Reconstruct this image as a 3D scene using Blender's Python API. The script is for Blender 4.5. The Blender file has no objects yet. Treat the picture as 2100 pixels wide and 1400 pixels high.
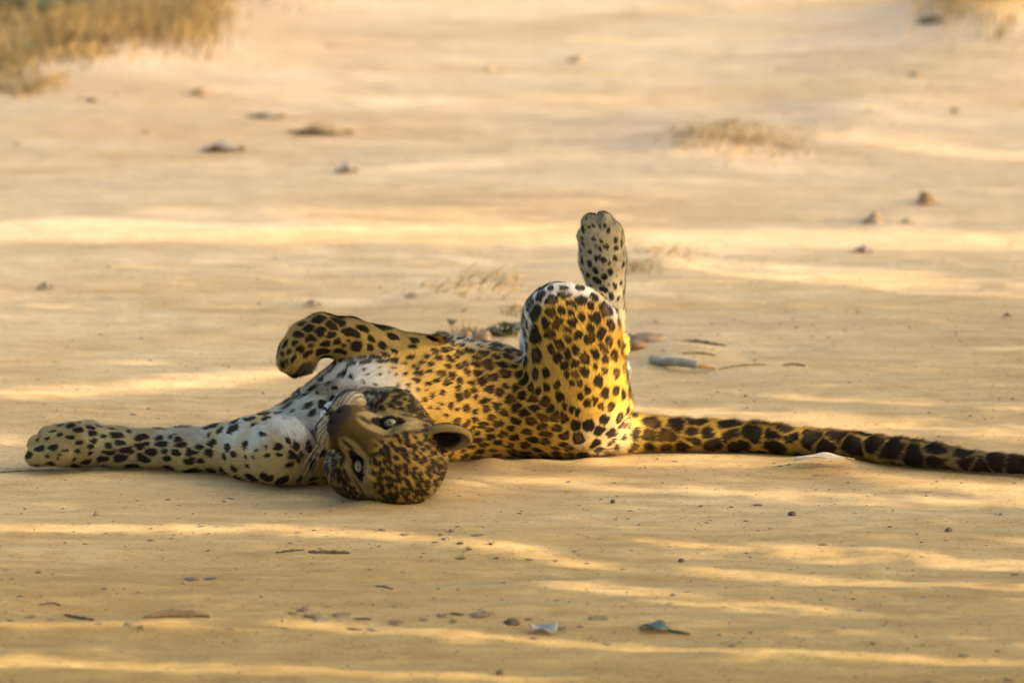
import bpy, math, random
import numpy as np
from mathutils import Vector, Matrix, kdtree
random.seed(7); RNG = np.random.default_rng(7)
S = 0.00085                      # metres per photo pixel at the leopard
scene = bpy.context.scene
C = scene.collection

# ------------------------------------------------------------------ camera
D0 = 12.0; DEP = math.radians(12.0); FPX = D0 / S
CAM = np.array([0.0, -D0 * math.cos(DEP), D0 * math.sin(DEP)])
PITCH = DEP - math.atan(250.0 / FPX)
cam_d = bpy.data.cameras.new("camera"); cam = bpy.data.objects.new("camera", cam_d); C.objects.link(cam)
cam.location = CAM; cam.rotation_euler = (math.radians(90) - PITCH, 0, 0)
cam_d.sensor_width = 36.0; cam_d.lens = 36.0 * FPX / 2100.0
cam_d.clip_start = 0.1; cam_d.clip_end = 2000
cam_d.dof.use_dof = True; cam_d.dof.focus_distance = 11.72; cam_d.dof.aperture_fstop = 4.2
scene.camera = cam
FW = np.array([0, math.cos(PITCH), -math.sin(PITCH)])
RT = np.array([1.0, 0, 0]); UP = np.array([0, math.sin(PITCH), math.cos(PITCH)])

# ------------------------------------------------------------------ light
SUN_EL, SUN_AZ = math.radians(22), math.radians(-12)
SUN = np.array([math.cos(SUN_EL) * math.cos(SUN_AZ), math.cos(SUN_EL) * math.sin(SUN_AZ), math.sin(SUN_EL)])
world = bpy.data.worlds.new("World"); scene.world = world; world.use_nodes = True
nt = world.node_tree; bg = nt.nodes["Background"]
sky = nt.nodes.new("ShaderNodeTexSky"); sky.sky_type = 'NISHITA'; sky.sun_disc = False
sky.sun_elevation = SUN_EL; sky.sun_rotation = math.radians(90) - SUN_AZ
sky.air_density = 1.0; sky.dust_density = 6.0; sky.ozone_density = 0.6
nt.links.new(sky.outputs[0], bg.inputs[0]); bg.inputs[1].default_value = 0.15
sun_d = bpy.data.lights.new("sun", 'SUN'); sun = bpy.data.objects.new("sun", sun_d); C.objects.link(sun)
sun_d.energy = 2.3; sun_d.angle = math.radians(0.45); sun_d.color = (1.0, 0.88, 0.69)
sun.rotation_euler = Vector(SUN).to_track_quat('Z', 'Y').to_euler(); sun.location = (6, -2, 5)
vs = scene.view_settings
vs.view_transform = 'Standard'; vs.look = 'None'; vs.gamma = 1.0; vs.use_curve_mapping = False
vs.exposure = 2.35

# ------------------------------------------------------------------ helpers
def ray(u, v):
    d = FW * FPX + RT * (u - 1050.0) + UP * (700.0 - v)
    return d / np.linalg.norm(d)
def G(u, v, h=0.0):              # point seen at (u,v) lying h pixels (h*S metres) above the ground
    d = ray(u, v); t = (h * S - CAM[2]) / d[2]
    return CAM + d * t
def W(u, v, Y):                  # point seen at (u,v) in the plane y = Y
    d = ray(u, v); t = (Y - CAM[1]) / d[1]
    return CAM + d * t
def proj(p):
    q = p - CAM; z = q @ FW
    return 1050 + FPX * (q @ RT) / z, 700 - FPX * (q @ UP) / z
def hash3(i, j, k, s=0):
    n = (i.astype(np.int64) * 374761393 + j.astype(np.int64) * 668265263 + k.astype(np.int64) * 2147483647 + s * 974634777) & 0xffffffff
    n = ((n ^ (n >> 13)) * 1274126177) & 0xffffffff
    n = n ^ (n >> 16)
    return (n & 0xffff) / 65535.0
def noise(p, s=0):               # value noise, p (N,3), result -1..1
    f = np.floor(p); w = p - f; w = w * w * (3 - 2 * w); f = f.astype(np.int64)
    r = 0
    for a in (0, 1):
        wa = w[:, 0] if a else 1 - w[:, 0]
        for b in (0, 1):
            wb = w[:, 1] if b else 1 - w[:, 1]
            for c in (0, 1):
                wc = w[:, 2] if c else 1 - w[:, 2]
                r = r + wa * wb * wc * hash3(f[:, 0] + a, f[:, 1] + b, f[:, 2] + c, s)
    return r * 2 - 1
def sst(a, b, x):
    t = np.clip((x - a) / (b - a), 0, 1); return t * t * (3 - 2 * t)

def mesh_np(name, V, F, mat=None, parent=None, smooth=True, cols=None, normals=None):
    me = bpy.data.meshes.new(name)
    V = np.asarray(V, dtype=np.float32); F = np.asarray(F, dtype=np.int32)
    n = F.shape[1]
    me.vertices.add(len(V)); me.vertices.foreach_set("co", V.ravel())
    me.loops.add(F.size); me.loops.foreach_set("vertex_index", F.ravel())
    me.polygons.add(len(F)); me.polygons.foreach_set("loop_start", np.arange(0, F.size, n, dtype=np.int32))
    me.update(calc_edges=True); me.validate()
    me.polygons.foreach_set("use_smooth", np.full(len(me.polygons), smooth))
    if cols is not None:
        a = me.color_attributes.new("coat", 'FLOAT_COLOR', 'POINT')
        a.data.foreach_set("color", np.c_[cols, np.ones(len(cols))].astype(np.float32).ravel())
    if normals is not None:
        me.normals_split_custom_set_from_vertices(normals.tolist())
    if mat: me.materials.append(mat)
    o = bpy.data.objects.new(name, me); C.objects.link(o)
    if parent: o.parent = parent
    return o
def tag(o, label=None, cat=None, group=None, kind=None):
    if label: o['label'] = label
    if cat: o['category'] = cat
    if group: o['group'] = group
    if kind: o['kind'] = kind
    return o
def empty(name, loc=(0, 0, 0)):
    o = bpy.data.objects.new(name, None); C.objects.link(o); o.location = loc; o.empty_display_size = 0.05
    return o

def new_mat(name, base=(0.5, 0.5, 0.5), rough=0.8, spec=0.3):
    m = bpy.data.materials.new(name); m.use_nodes = True
    b = m.node_tree.nodes["Principled BSDF"]
    b.inputs['Base Color'].default_value = (*base, 1); b.inputs['Roughness'].default_value = rough
    b.inputs['Specular IOR Level'].default_value = spec
    return m, m.node_tree, b
def noisy_mat(name, c1, c2, scale=40, rough=0.8, bump=0.3, stretch=(1, 1, 1), spec=0.3, dist=0.002):
    m, t, b = new_mat(name, c1, rough, spec)
    tc = t.nodes.new("ShaderNodeTexCoord"); mp = t.nodes.new("ShaderNodeMapping"); mp.inputs['Scale'].default_value = stretch
    n = t.nodes.new("ShaderNodeTexNoise"); n.inputs['Scale'].default_value = scale; n.inputs['Detail'].default_value = 6
    r = t.nodes.new("ShaderNodeValToRGB"); r.color_ramp.elements[0].position = .35; r.color_ramp.elements[1].position = .65
    r.color_ramp.elements[0].color = (*c1, 1); r.color_ramp.elements[1].color = (*c2, 1)
    bp = t.nodes.new("ShaderNodeBump"); bp.inputs['Strength'].default_value = bump; bp.inputs['Distance'].default_value = dist
    t.links.new(tc.outputs['Object'], mp.inputs[0]); t.links.new(mp.outputs[0], n.inputs['Vector'])
    t.links.new(n.outputs[0], r.inputs[0]); t.links.new(r.outputs[0], b.inputs['Base Color'])
    t.links.new(n.outputs[0], bp.inputs['Height']); t.links.new(bp.outputs[0], b.inputs['Normal'])
    return m

# ------------------------------------------------------------------ terrain
def gpt(u, v): return G(u, v)[:2]
LUMPS = []                       # (u, v, half width px, half depth m, height m, skew)
for a in [(1690, 950, 85, .045, .017), (1420, 962, 220, .06, .006), (930, 1005, 90, .12, .012), (1010, 960, 60, .06, .009),
          (1560, 935, 120, .04, .004), (300, 1285, 260, .06, .007), (900, 1300, 300, .05, .007), (1500, 1345, 420, .05, .007),
          (200, 1385, 260, .05, .010), (380, 1085, 300, .05, .004), (450, 925, 120, .06, -.002), (1390, 728, 110, .10, .018),
          (980, 700, 150, .13, .018), (1440, 300, 170, .35, .03), (1830, 452, 70, .12, .010), (650, 272, 80, .15, .002),
          (250, 780, 300, .05, .006), (900, 610, 180, .2, .012), (1350, 545, 130, .2, .015), (150, 110, 420, 1.2, .07),
          (2050, 45, 200, .8, .06), (1000, 1110, 160, .12, .008), (420, 470, 500, .12, .008), (1600, 480, 600, .12, .008),
          (620, 1022, 90, .03, .008), (760, 1036, 70, .03, .009), (890, 1018, 50, .04, .010), (1000, 958, 50, .03, .008), (1100, 950, 60, .03, .008), (1220, 948, 60, .03, .009), (1400, 938, 90, .02, .005), (200, 972, 90, .02, .003), (1150, 340, 500, .2, .010), (1750, 250, 200, .5, .02), (1900, 120, 250, .7, .03)]:
    p = gpt(a[0], a[1]); k = (p[1] + 11.74) / 11.74
    LUMPS.append((p[0], p[1], a[2] * S * k, a[3], a[4]))
def hgt(x, y):
    x = np.atleast_1d(np.asarray(x, float)); y = np.atleast_1d(np.asarray(y, float))
    z0 = np.zeros_like(x)
    def n(sx, sy, s): return noise(np.c_[x * sx + 31.7, y * sy + 11.3, z0 + s * 3.1], s)
    wob = y + 0.05 * n(0.9, 1.5, 9)
    z = 0.008 * noise(np.c_[x * 0.7 + 5, wob * 2.2, z0], 1) + (0.0050 - 0.0030 * sst(0.6, 2.5, y)) * noise(np.c_[x * 1.6 + 5, wob * 9.0, z0], 2)
    z = z + 0.0022 * n(4, 22, 3) + 0.0030 * n(7, 12, 4) + 0.0014 * n(24, 40, 5) + 0.0007 * n(60, 90, 6)
    z = z + 0.0035 * np.maximum(noise(np.c_[x * 13, y * 17, z0], 14), 0) * sst(.1, .6, noise(np.c_[x * 1.3, y * 2.1, z0 + 4], 15)) * sst(3, 1, y)
    z = z + 0.035 * sst(4, 14, y) * n(0.35, 0.35, 7) - 0.0
    # calm right under the animal so it rests on the sand
    fl = np.maximum(np.exp(-((x + 0.2) / 0.75) ** 4 - ((y + 0.12) / 0.33) ** 4), np.exp(-((x - 0.55) / 0.75) ** 4 - ((y - 0.02) / 0.16) ** 4))
    z = z * (1 - 0.92 * fl)
    for (lx, ly, w, d, hh) in LUMPS:
        q = ((x - lx) / w) ** 2 + ((y - ly) / d) ** 2
        z = z + hh * np.exp(-q * 1.3)
    return z
def ground_at(u, v):
    p = G(u, v); 
    for _ in range(3):
        h = float(hgt(p[0], p[1])[0]); p = G(u, v, h / S)
    return p

def axis(fine0, fine1, step, out):
    a = list(np.arange(fine0, fine1, step)); s = step
    lo = []; x = fine0
    while x > -out: s *= 1.25; x -= s; lo.append(x)
    s = step; hi = []; x = a[-1]
    while x < out: s *= 1.25; x += s; hi.append(x)
    return np.array(lo[::-1] + a + hi)
xs = axis(-1.75, 1.75, 0.0065, 600); ys = axis(-2.1, 6.2, 0.0105, 600)
X, Y = np.meshgrid(xs, ys); Z = hgt(X.ravel(), Y.ravel())
far = np.maximum(np.abs(X.ravel()), np.abs(Y.ravel()))
Z = Z * (1 - sst(40, 200, far))
nx, ny = len(xs), len(ys)
ii = (np.arange(ny - 1)[:, None] * nx + np.arange(nx - 1)[None]).ravel()
F = np.c_[ii, ii + 1, ii + nx + 1, ii + nx]
m_sand, t, b = new_mat("sand", (0.42, 0.3, 0.17), 0.92, 0.15)
tc = t.nodes.new("ShaderNodeTexCoord")
def nz(scale, st, det=5, dist=0.0):
    mp = t.nodes.new("ShaderNodeMapping"); mp.inputs['Scale'].default_value = st
    n = t.nodes.new("ShaderNodeTexNoise"); n.inputs['Scale'].default_value = scale; n.inputs['Detail'].default_value = det
    n.inputs['Distortion'].default_value = dist
    t.links.new(tc.outputs['Object'], mp.inputs[0]); t.links.new(mp.outputs[0], n.inputs['Vector']); return n.outputs[0]
def ramp(src, p0, c0, p1, c1):
    r = t.nodes.new("ShaderNodeValToRGB"); e = r.color_ramp.elements
    e[0].position = p0; e[0].color = (*c0, 1); e[1].position = p1; e[1].color = (*c1, 1)
    t.links.new(src, r.inputs[0]); return r.outputs[0]
def mul(a, b_, fac=1.0, mode='MULTIPLY'):
    m = t.nodes.new("ShaderNodeMix"); m.data_type = 'RGBA'; m.blend_type = mode; m.inputs[0].default_value = fac
    t.links.new(a, m.inputs[6]); t.links.new(b_, m.inputs[7]); return m.outputs[2]
big = ramp(nz(1.0, (0.5, 1.6, 1), 6, 0.4), 0.35, (0.42, 0.295, 0.155), 0.68, (0.485, 0.35, 0.195))
strk = ramp(nz(3.0, (0.6, 4.5, 1), 6, 0.6), 0.32, (0.91, 0.90, 0.87), 0.62, (1.03, 1.03, 1.02))
med = ramp(nz(22, (0.5, 1.3, 1), 8, 0.3), 0.35, (0.87, 0.83, 0.77), 0.60, (1.03, 1.03, 1.03))
strk2 = ramp(nz(9.0, (0.16, 3.0, 1), 7, 0.3), 0.34, (0.95, 0.92, 0.89), 0.60, (1.03, 1.03, 1.02))
patch = ramp(nz(1.7, (0.45, 1.3, 1), 7, 1.2), 0.38, (0.93, 0.88, 0.77), 0.56, (1, 1, 1))
speck = ramp(nz(170, (0.7, 1, 1), 4), 0.31, (0.64, 0.59, 0.54), 0.43, (1, 1, 1))
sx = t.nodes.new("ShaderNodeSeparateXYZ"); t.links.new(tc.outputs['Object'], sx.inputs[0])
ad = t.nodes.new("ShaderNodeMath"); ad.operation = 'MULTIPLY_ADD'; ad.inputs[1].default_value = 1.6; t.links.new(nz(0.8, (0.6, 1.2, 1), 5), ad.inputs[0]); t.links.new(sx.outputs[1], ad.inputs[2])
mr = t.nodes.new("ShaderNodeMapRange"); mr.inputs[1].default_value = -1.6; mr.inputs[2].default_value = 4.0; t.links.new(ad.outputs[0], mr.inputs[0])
near_shade = ramp(mr.outputs[0], 0.0, (0.61, 0.55, 0.25), 1.0, (0.78, 0.82, 0.92))  # deeper near shade painted into the sand: darker, yellower towards the camera
e_ = near_shade.node.color_ramp.elements.new(0.38); e_.color = (0.91, 0.88, 0.70, 1)
e_ = near_shade.node.color_ramp.elements.new(0.75); e_.color = (0.90, 0.92, 0.92, 1)
col = mul(mul(mul(mul(mul(mul(big, strk), med), speck), near_shade), strk2), patch)
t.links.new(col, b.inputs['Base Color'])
bp = t.nodes.new("ShaderNodeBump"); bp.inputs['Strength'].default_value = 0.6; bp.inputs['Distance'].default_value = 0.004
t.links.new(nz(60, (0.6, 1.3, 1), 8), bp.inputs['Height'])
bp2 = t.nodes.new("ShaderNodeBump"); bp2.inputs['Strength'].default_value = 0.5; bp2.inputs['Distance'].default_value = 0.0012
t.links.new(nz(420, (0.8, 1, 1), 3), bp2.inputs['Height'])
t.links.new(bp.outputs[0], bp2.inputs['Normal']); t.links.new(bp2.outputs[0], b.inputs['Normal'])
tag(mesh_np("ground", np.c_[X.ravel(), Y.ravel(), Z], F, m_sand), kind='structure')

# ------------------------------------------------------------------ the leopard: one implicit body
PR = []                          # primitives for field + skeleton
def cone(a, b_, ra, rb, k=22, reg='trunk'): PR.append(('c', np.array(a), np.array(b_), ra * S, rb * S, k * S, reg))
def ell(c, r, M=None, k=18, reg='trunk', sub=False):
    PR.append(('s' if sub else 'e', np.array(c), np.array(r, float) * S, np.eye(3) if M is None else M, 0, k * S, reg))
def chain(pts, k=22, reg='trunk'):
    for (a, ra), (b_, rb) in zip(pts[:-1], pts[1:]): cone(a, b_, ra, rb, k, reg)
YT = G(1000, 828, 104)[1]; YC = G(760, 858, 106)[1]; YR = G(1190, 842, 94)[1]
px = S
# trunk, from neck to rump
chain([(W(690, 880, YC - 20 * px), 92), (W(748, 850, YC), 108), (W(850, 830, (YC + YT) / 2), 121), (W(930, 827, YT - 5 * px), 114),
       (W(1000, 828, YT), 106), (W(1065, 836, YT), 97), (W(1130, 838, YR), 96), (W(1192, 842, YR), 92)], 30, 'trunk')
# neck down to the near shoulder and the head
YH = G(791, 926, 100)[1]
chain([(W(700, 885, YC - 40 * px), 90), (W(640, 913, YC - 84 * px), 82), (W(575, 926, YC - 62 * px), 68)], 44, 'chest')
cone(W(745, 850, YC - 10 * px), W(590, 912, YC - 45 * px), 100, 60, 50, 'chest')
chain([(W(720, 880, YC - 60 * px), 92), (W(800, 905, YH + 55 * px), 88)], 26, 'chest')
# foreleg stretched out on the ground, shoulder to paw
ys2 = lambda u, v, h: G(u, v, h)
A = [(ys2(575, 928, 68), 66), (ys2(520, 922, 57), 57), (ys2(465, 919, 48), 49), (ys2(385, 922, 42), 44), (ys2(310, 920, 38), 37), (ys2(245, 917, 40), 39),
     (ys2(175, 912, 46), 44)]
chain(A[:3], 34, 'arm2'); chain(A[2:], 16, 'arm2')
pw = G(150, 914, 44); 
ell(pw, (62, 52, 42), None, 16, 'paw2')
for i, (u, v, h, r) in enumerate([(88, 930, 27, 25), (92, 905, 42, 25), (112, 890, 52, 25), (145, 884, 58, 22)]):
    cone(W(u + 40, v, pw[1] + (i - 1.5) * 20 * px - 10 * px), W(u - 14, v + 5, pw[1] + (i - 1.5) * 24 * px), r, r - 4, 5, 'paw2')
# foreleg folded over the chest, paw hanging
ya = YC + 18 * px
chain([(W(925, 785, YT + 40 * px), 66), (W(855, 750, ya + 62 * px), 52), (W(785, 716, ya + 40 * px), 44)], 34, 'arm1')
chain([(W(785, 716, ya + 40 * px), 44), (W(715, 697, ya + 10 * px), 43),
       (W(658, 687, ya - 12 * px), 41), (W(628, 699, ya - 18 * px), 39), (W(611, 724, ya - 22 * px), 40)], 12, 'arm1')
cone(W(880, 775, YT), W(985, 812, YT), 66, 90, 44, 'trunk')
cone(W(868, 750, YT + 26 * px), W(1000, 778, YT + 10 * px), 47, 58, 50, 'trunk')
for i, (u, v, r) in enumerate([(590, 741, 22), (606, 747, 24), (624, 744, 22), (632, 733, 18)]):
    cone(W(u + 4, v - 30, ya - (26 - i * 8) * px), W(u, v, ya - (32 - i * 14) * px), r, r, 5, 'arm1')
# near hind leg: thigh, knee dome, shank, foot in the air
yk = YR - 28 * px
chain([(W(1188, 838, YR - 10 * px), 90), (W(1172, 760, yk), 88), (W(1148, 660, yk), 74)], 34, 'thigh')
chain([(W(1198, 800, yk), 84), (W(1203, 686, yk + 8 * px), 70)], 34, 'thigh')
ell(W(1170, 655, yk), (88, 52, 66), None, 26, 'thigh')
cone(W(1180, 650, yk + 30 * px), W(1258, 705, yk + 55 * px), 52, 26, 20, 'shank')
yf = yk + 70 * px
chain([(W(1256, 705, yk + 60 * px), 27), (W(1252, 640, yf), 29), (W(1243, 590, yf), 36), (W(1236, 535, yf), 45), (W(1233, 490, yf), 47)], 14, 'foot')
for i, (u, v, r) in enumerate([(1200, 487, 18), (1216, 462, 23), (1238, 459, 24), (1258, 478, 22)]):
    cone(W(1215 + i * 12, 505, yf - 8 * px), W(u, v, yf - (20 if i in (1, 2) else 12) * px), r - 1, r - 2, 2.5, 'foot')
# far hind leg, mostly behind
yq = YR + 110 * px
chain([(W(1185, 815, YR + 60 * px), 84), (W(1140, 705, yq), 70)], 26, 'farthigh')
chain([(W(1140, 700, yq), 62), (W(1232, 745, yq + 60 * px), 34), (W(1260, 760, yq + 80 * px), 26)], 16, 'farthigh')
chain([(W(1258, 762, yq + 84 * px), 26), (W(1180, 800, yq + 120 * px), 30), (W(1130, 815, yq + 140 * px), 34)], 14, 'farthigh')
# tail
TL = [(1262, 888, 42, 46), (1300, 887, 39, 40), (1400, 891, 35, 36), (1500, 894, 32, 34), (1600, 902, 30, 32), (1700, 911, 29, 30), (1800, 921, 28, 29),
      (1880, 931, 26, 27), (1960, 941, 23, 24), (2040, 949, 20, 21), (2110, 955, 18.5, 19), (2180, 962, 17, 18), (2230, 968, 13, 14)]
def catmull(pts, n):
    P = np.array(pts, float); out = []
    for i in range(len(P) - 1):
        p0, p1, p2, p3 = P[max(i - 1, 0)], P[i], P[i + 1], P[min(i + 2, len(P) - 1)]
        for j in range(n):
            s = j / n; out.append(0.5 * (2 * p1 + (p2 - p0) * s + (2 * p0 - 5 * p1 + 4 * p2 - p3) * s * s + (3 * p1 - p0 - 3 * p2 + p3) * s ** 3))
    out.append(P[-1]); return np.array(out)
chain([(G(u, v, h - 1.5), r - 2.5) for (u, v, r, h) in catmull(TL, 2)], 10, 'tail')
# head, in its own frame: e towards the upper ear, u crown-wards, f out of the nose
TH = math.radians(33)
TC = -FW; Eimg = 0.585 * RT + 0.811 * UP; Nimg = -0.811 * RT + 0.585 * UP
HF = math.cos(TH) * TC + math.sin(TH) * Nimg
HU = math.cos(TH) * -Nimg + math.sin(TH) * TC
HE = Eimg
HM = np.array([HE, HU, HF])
HO = G(791, 926, 100)
def H(e, u, f): return HO + (e * HE + u * HU + f * HF) * S
HMx = HM                         # rows are axes: world -> local by HM @ p
def hell(c, r, k=14, reg='head', sub=False): ell(H(*c), r, HM, k, reg, sub)
def hcone(a, b_, ra, rb, k=14, reg='head'): cone(H(*a), H(*b_), ra, rb, k, reg)
hell((0, 28, -22), (94, 84, 98), 20)
for s in (-1, 1):
    hell((s * 60, -24, 16), (60, 64, 58), 26)
    hell((s * 40, 44, 50), (34, 20, 34), 14)             # brow
    hell((s * 62, -16, 58), (26, 22, 26), 16)            # cheekbone under the eye
    hell((s * 32, -60, 112), (34, 30, 37), 10)           # whisker pad
hcone((0, 30, 40), (0, -26, 132), 48, 27, 18)            # bridge
hcone((-24, -6, 84), (-20, -30, 134), 27, 20, 12); hcone((24, -6, 84), (20, -30, 134), 27, 20, 12)
hcone((0, -40, 50), (0, -56, 112), 56, 36, 14)           # muzzle
hell((0, -34, 151), (33, 19, 16), 6, 'nose')             # nose leather
hell((0, -48, 142), (10, 12, 12), 5, 'nose')
hcone((0, -70, 10), (0, -90, 92), 46, 27, 12, 'chin')    # lower jaw
hell((0, -77, 118), (34, 3.5, 26), 3, 'head', True)      # lip parting
hell((0, -66, 148), (2.5, 14, 7), 3, 'head', True)       # philtrum
for s in (-1, 1):
    hell((s * 13, -38, 163), (6, 4.5, 7), 2, 'nose', True)   # nostrils
EYE = []; SL = math.radians(42)
for s in (-1, 1):
    ec = np.array([s * 54.0, 8, 62]); lk = np.array([0.0, math.sin(TH), math.cos(TH)])
    lx = np.array([s * math.cos(SL), math.sin(SL) * math.cos(TH), -math.sin(SL) * math.sin(TH)]); ly = np.cross(lk, lx); EYE.append((ec, lk, lx, ly))
    ell(H(*(ec + lk * 22)), (25, 15, 17), np.array([lx, ly, lk]) @ HM, 4, 'head', True)    # socket
# ears
EARS = []
def ear(base, axis_, face, size, k=8):
    axis_ = HM @ (RT * axis_[0] + UP * axis_[1] + TC * axis_[2]); face = HM @ (RT * face[0] + UP * face[1] + TC * face[2])
    ax = np.array(axis_, float); ax /= np.linalg.norm(ax); fc = np.array(face, float); fc -= ax * (fc @ ax); fc /= np.linalg.norm(fc)
    sd = np.cross(ax, fc); M = np.array([sd, ax, fc]) @ HM
    c = np.array(base) + ax * size * 0.55
    ell(H(*c), (size * 0.72, size * 0.92, size * 0.30), M, k, 'ear')
    cs = c + fc * size * 0.26 + ax * size * 0.06
    ell(H(*cs), (size * 0.57, size * 0.80, size * 0.34), M, 4, 'ear', True)
    EARS.append((np.array(H(*c)), M, size * S))
ear((78, 62, -14), (0.95, 0.03, 0.25), (-0.30, -0.80, 0.50), 56)
ear((-30, 84, -40), (0.25, -0.05, -0.95), (0.9, 0.2, 0.2), 38)

# evaluate the field on a grid
VX = 0.0031
lo = np.array([1e9] * 3); hi = -lo
for p in PR:
    if p[0] == 'c':
        for q, r in ((p[1], p[3]), (p[2], p[4])): lo = np.minimum(lo, q - r); hi = np.maximum(hi, q + r)
    elif p[0] == 'e': lo = np.minimum(lo, p[1] - p[2].max()); hi = np.maximum(hi, p[1] + p[2].max())
lo -= 0.03; hi += 0.03; lo[2] = max(lo[2], -0.02)
dim = np.ceil((hi - lo) / VX).astype(int)
FLD = np.full(dim, 0.08, np.float32)
def grid(blo, bhi):
    i0 = np.clip(np.floor((blo - lo) / VX).astype(int), 0, dim - 1); i1 = np.clip(np.ceil((bhi - lo) / VX).astype(int) + 1, 1, dim)
    ax = [(lo[a] + VX * np.arange(i0[a], i1[a])) for a in range(3)]
    return tuple(slice(i0[a], i1[a]) for a in range(3)), np.meshgrid(*ax, indexing='ij')
def sd_prim(p, P):               # P (...,3)
    if p[0] == 'c':
        a, b_, ra, rb = p[1:5]; ab = b_ - a; L = ab @ ab + 1e-12
        tt = np.clip(((P - a) @ ab) / L, 0, 1); q = P - a - tt[..., None] * ab
        return np.sqrt((q * q).sum(-1)) - (ra + (rb - ra) * tt)
    q = (P - p[1]) @ p[3].T; r = p[2]
    k0 = np.sqrt(((q / r) ** 2).sum(-1)); k1 = np.sqrt(((q / r ** 2) ** 2).sum(-1)) + 1e-9
    return k0 * (k0 - 1) / k1
for order in (('c', 'e'), ('s',)):
    for p in PR:
        if p[0] not in order: continue
        m = p[5] + 0.012
        if p[0] == 'c':
            bl = np.minimum(p[1] - p[3], p[2] - p[4]) - m; bh = np.maximum(p[1] + p[3], p[2] + p[4]) + m
        else:
            r = p[2].max(); bl = p[1] - r - m; bh = p[1] + r + m
        sl, (gx, gy, gz) = grid(bl, bh)
        d = sd_prim(p, np.stack([gx, gy, gz], -1)); a = FLD[sl]; k = p[5]
        if p[0] == 's':
            hh = np.maximum(k - np.abs(-d - a), 0) / k; FLD[sl] = np.maximum(a, -d) + hh * hh * k * 0.25
        else:
            hh = np.maximum(k - np.abs(d - a), 0) / k; FLD[sl] = np.minimum(a, d) - hh * hh * k * 0.25
# pressed flat where it lies on the sand
zz = (lo[2] + VX * np.arange(dim[2])).astype(np.float32)
FLD = np.maximum(FLD, (-(zz + 0.006))[None, None, :])

def surface_nets(Fd):
    ins = Fd < 0
    c = np.zeros(np.array(Fd.shape) - 1, np.uint8)
    for a in (0, 1):
        for b_ in (0, 1):
            for d in (0, 1):
                c += ins[a:Fd.shape[0] - 1 + a, b_:Fd.shape[1] - 1 + b_, d:Fd.shape[2] - 1 + d]
    act = (c > 0) & (c < 8); idx = np.argwhere(act)
    vid = np.full(c.shape, -1, np.int32); vid[act] = np.arange(len(idx))
    acc = np.zeros((len(idx), 3)); cnt = np.zeros(len(idx))
    cor = [np.array([a, b_, d]) for a in (0, 1) for b_ in (0, 1) for d in (0, 1)]
    for i in range(8):
        for j in range(i + 1, 8):
            if np.abs(cor[i] - cor[j]).sum() != 1: continue
            A_ = idx + cor[i]; B_ = idx + cor[j]
            fa = Fd[A_[:, 0], A_[:, 1], A_[:, 2]]; fb = Fd[B_[:, 0], B_[:, 1], B_[:, 2]]
            m = (fa < 0) != (fb < 0)
            tt = np.where(m, fa / np.where(m, fa - fb, 1), 0)
            acc += np.where(m[:, None], A_ + tt[:, None] * (cor[j] - cor[i]), 0); cnt += m
    V = acc / cnt[:, None]
    Q = []
    for ax in range(3):
        o1, o2 = [(1, 2), (2, 0), (0, 1)][ax]
        s0 = [slice(1, -1)] * 3; s1 = [slice(1, -1)] * 3; s0[ax] = slice(0, -1); s1[ax] = slice(1, None)
        m = ins[tuple(s0)] != ins[tuple(s1)]
        e = np.argwhere(m); off = np.array([1, 1, 1]); off[ax] = 0; e = e + off
        inside = ins[e[:, 0], e[:, 1], e[:, 2]]
        u1 = np.zeros(3, int); u1[o1] = 1; u2 = np.zeros(3, int); u2[o2] = 1
        q = [e - u1 - u2, e - u2, e, e - u1]
        q = np.stack([vid[k[:, 0], k[:, 1], k[:, 2]] for k in q], 1)
        q[~inside] = q[~inside][:, ::-1]
        Q.append(q)
    return lo + V * VX, np.concatenate(Q)
BV, BF = surface_nets(FLD)
def fld_at(P):                   # trilinear
    g = (P - lo) / VX; i = np.clip(np.floor(g).astype(int), 0, dim - 2); w = g - i; r = 0
    for a in (0, 1):
        for b_ in (0, 1):
            for c in (0, 1):
                r = r + (w[:, 0] if a else 1 - w[:, 0]) * (w[:, 1] if b_ else 1 - w[:, 1]) * (w[:, 2] if c else 1 - w[:, 2]) * FLD[i[:, 0] + a, i[:, 1] + b_, i[:, 2] + c]
    return r
def grad(P, h=0.003):
    g = np.stack([fld_at(P + np.eye(3)[a] * h) - fld_at(P - np.eye(3)[a] * h) for a in range(3)], 1)
    return g / (np.linalg.norm(g, axis=1)[:, None] + 1e-9)
BN = grad(BV)
# soft muscle and skin relief
disp = 0.0022 * noise(BV * 22, 3) + 0.0009 * noise(BV * 60, 4)
above = sst(0.0, 0.02, BV[:, 2])
inhead = np.linalg.norm((BV - HO), axis=1) < 0.16
fold = noise(np.c_[BV[:, 0] * 55 + BV[:, 2] * 14, BV[:, 1] * 9, BV[:, 2] * 11], 6)
disp = disp - 0.0022 * np.maximum(fold, 0) * sst(-0.1, .5, noise(BV * 6, 8)) * (BV[:, 0] < 0.24) * (BV[:, 0] > -0.42)
disp = disp * np.where(inhead, 0.25, 1) * above
BV = BV + BN * disp[:, None]

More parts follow.
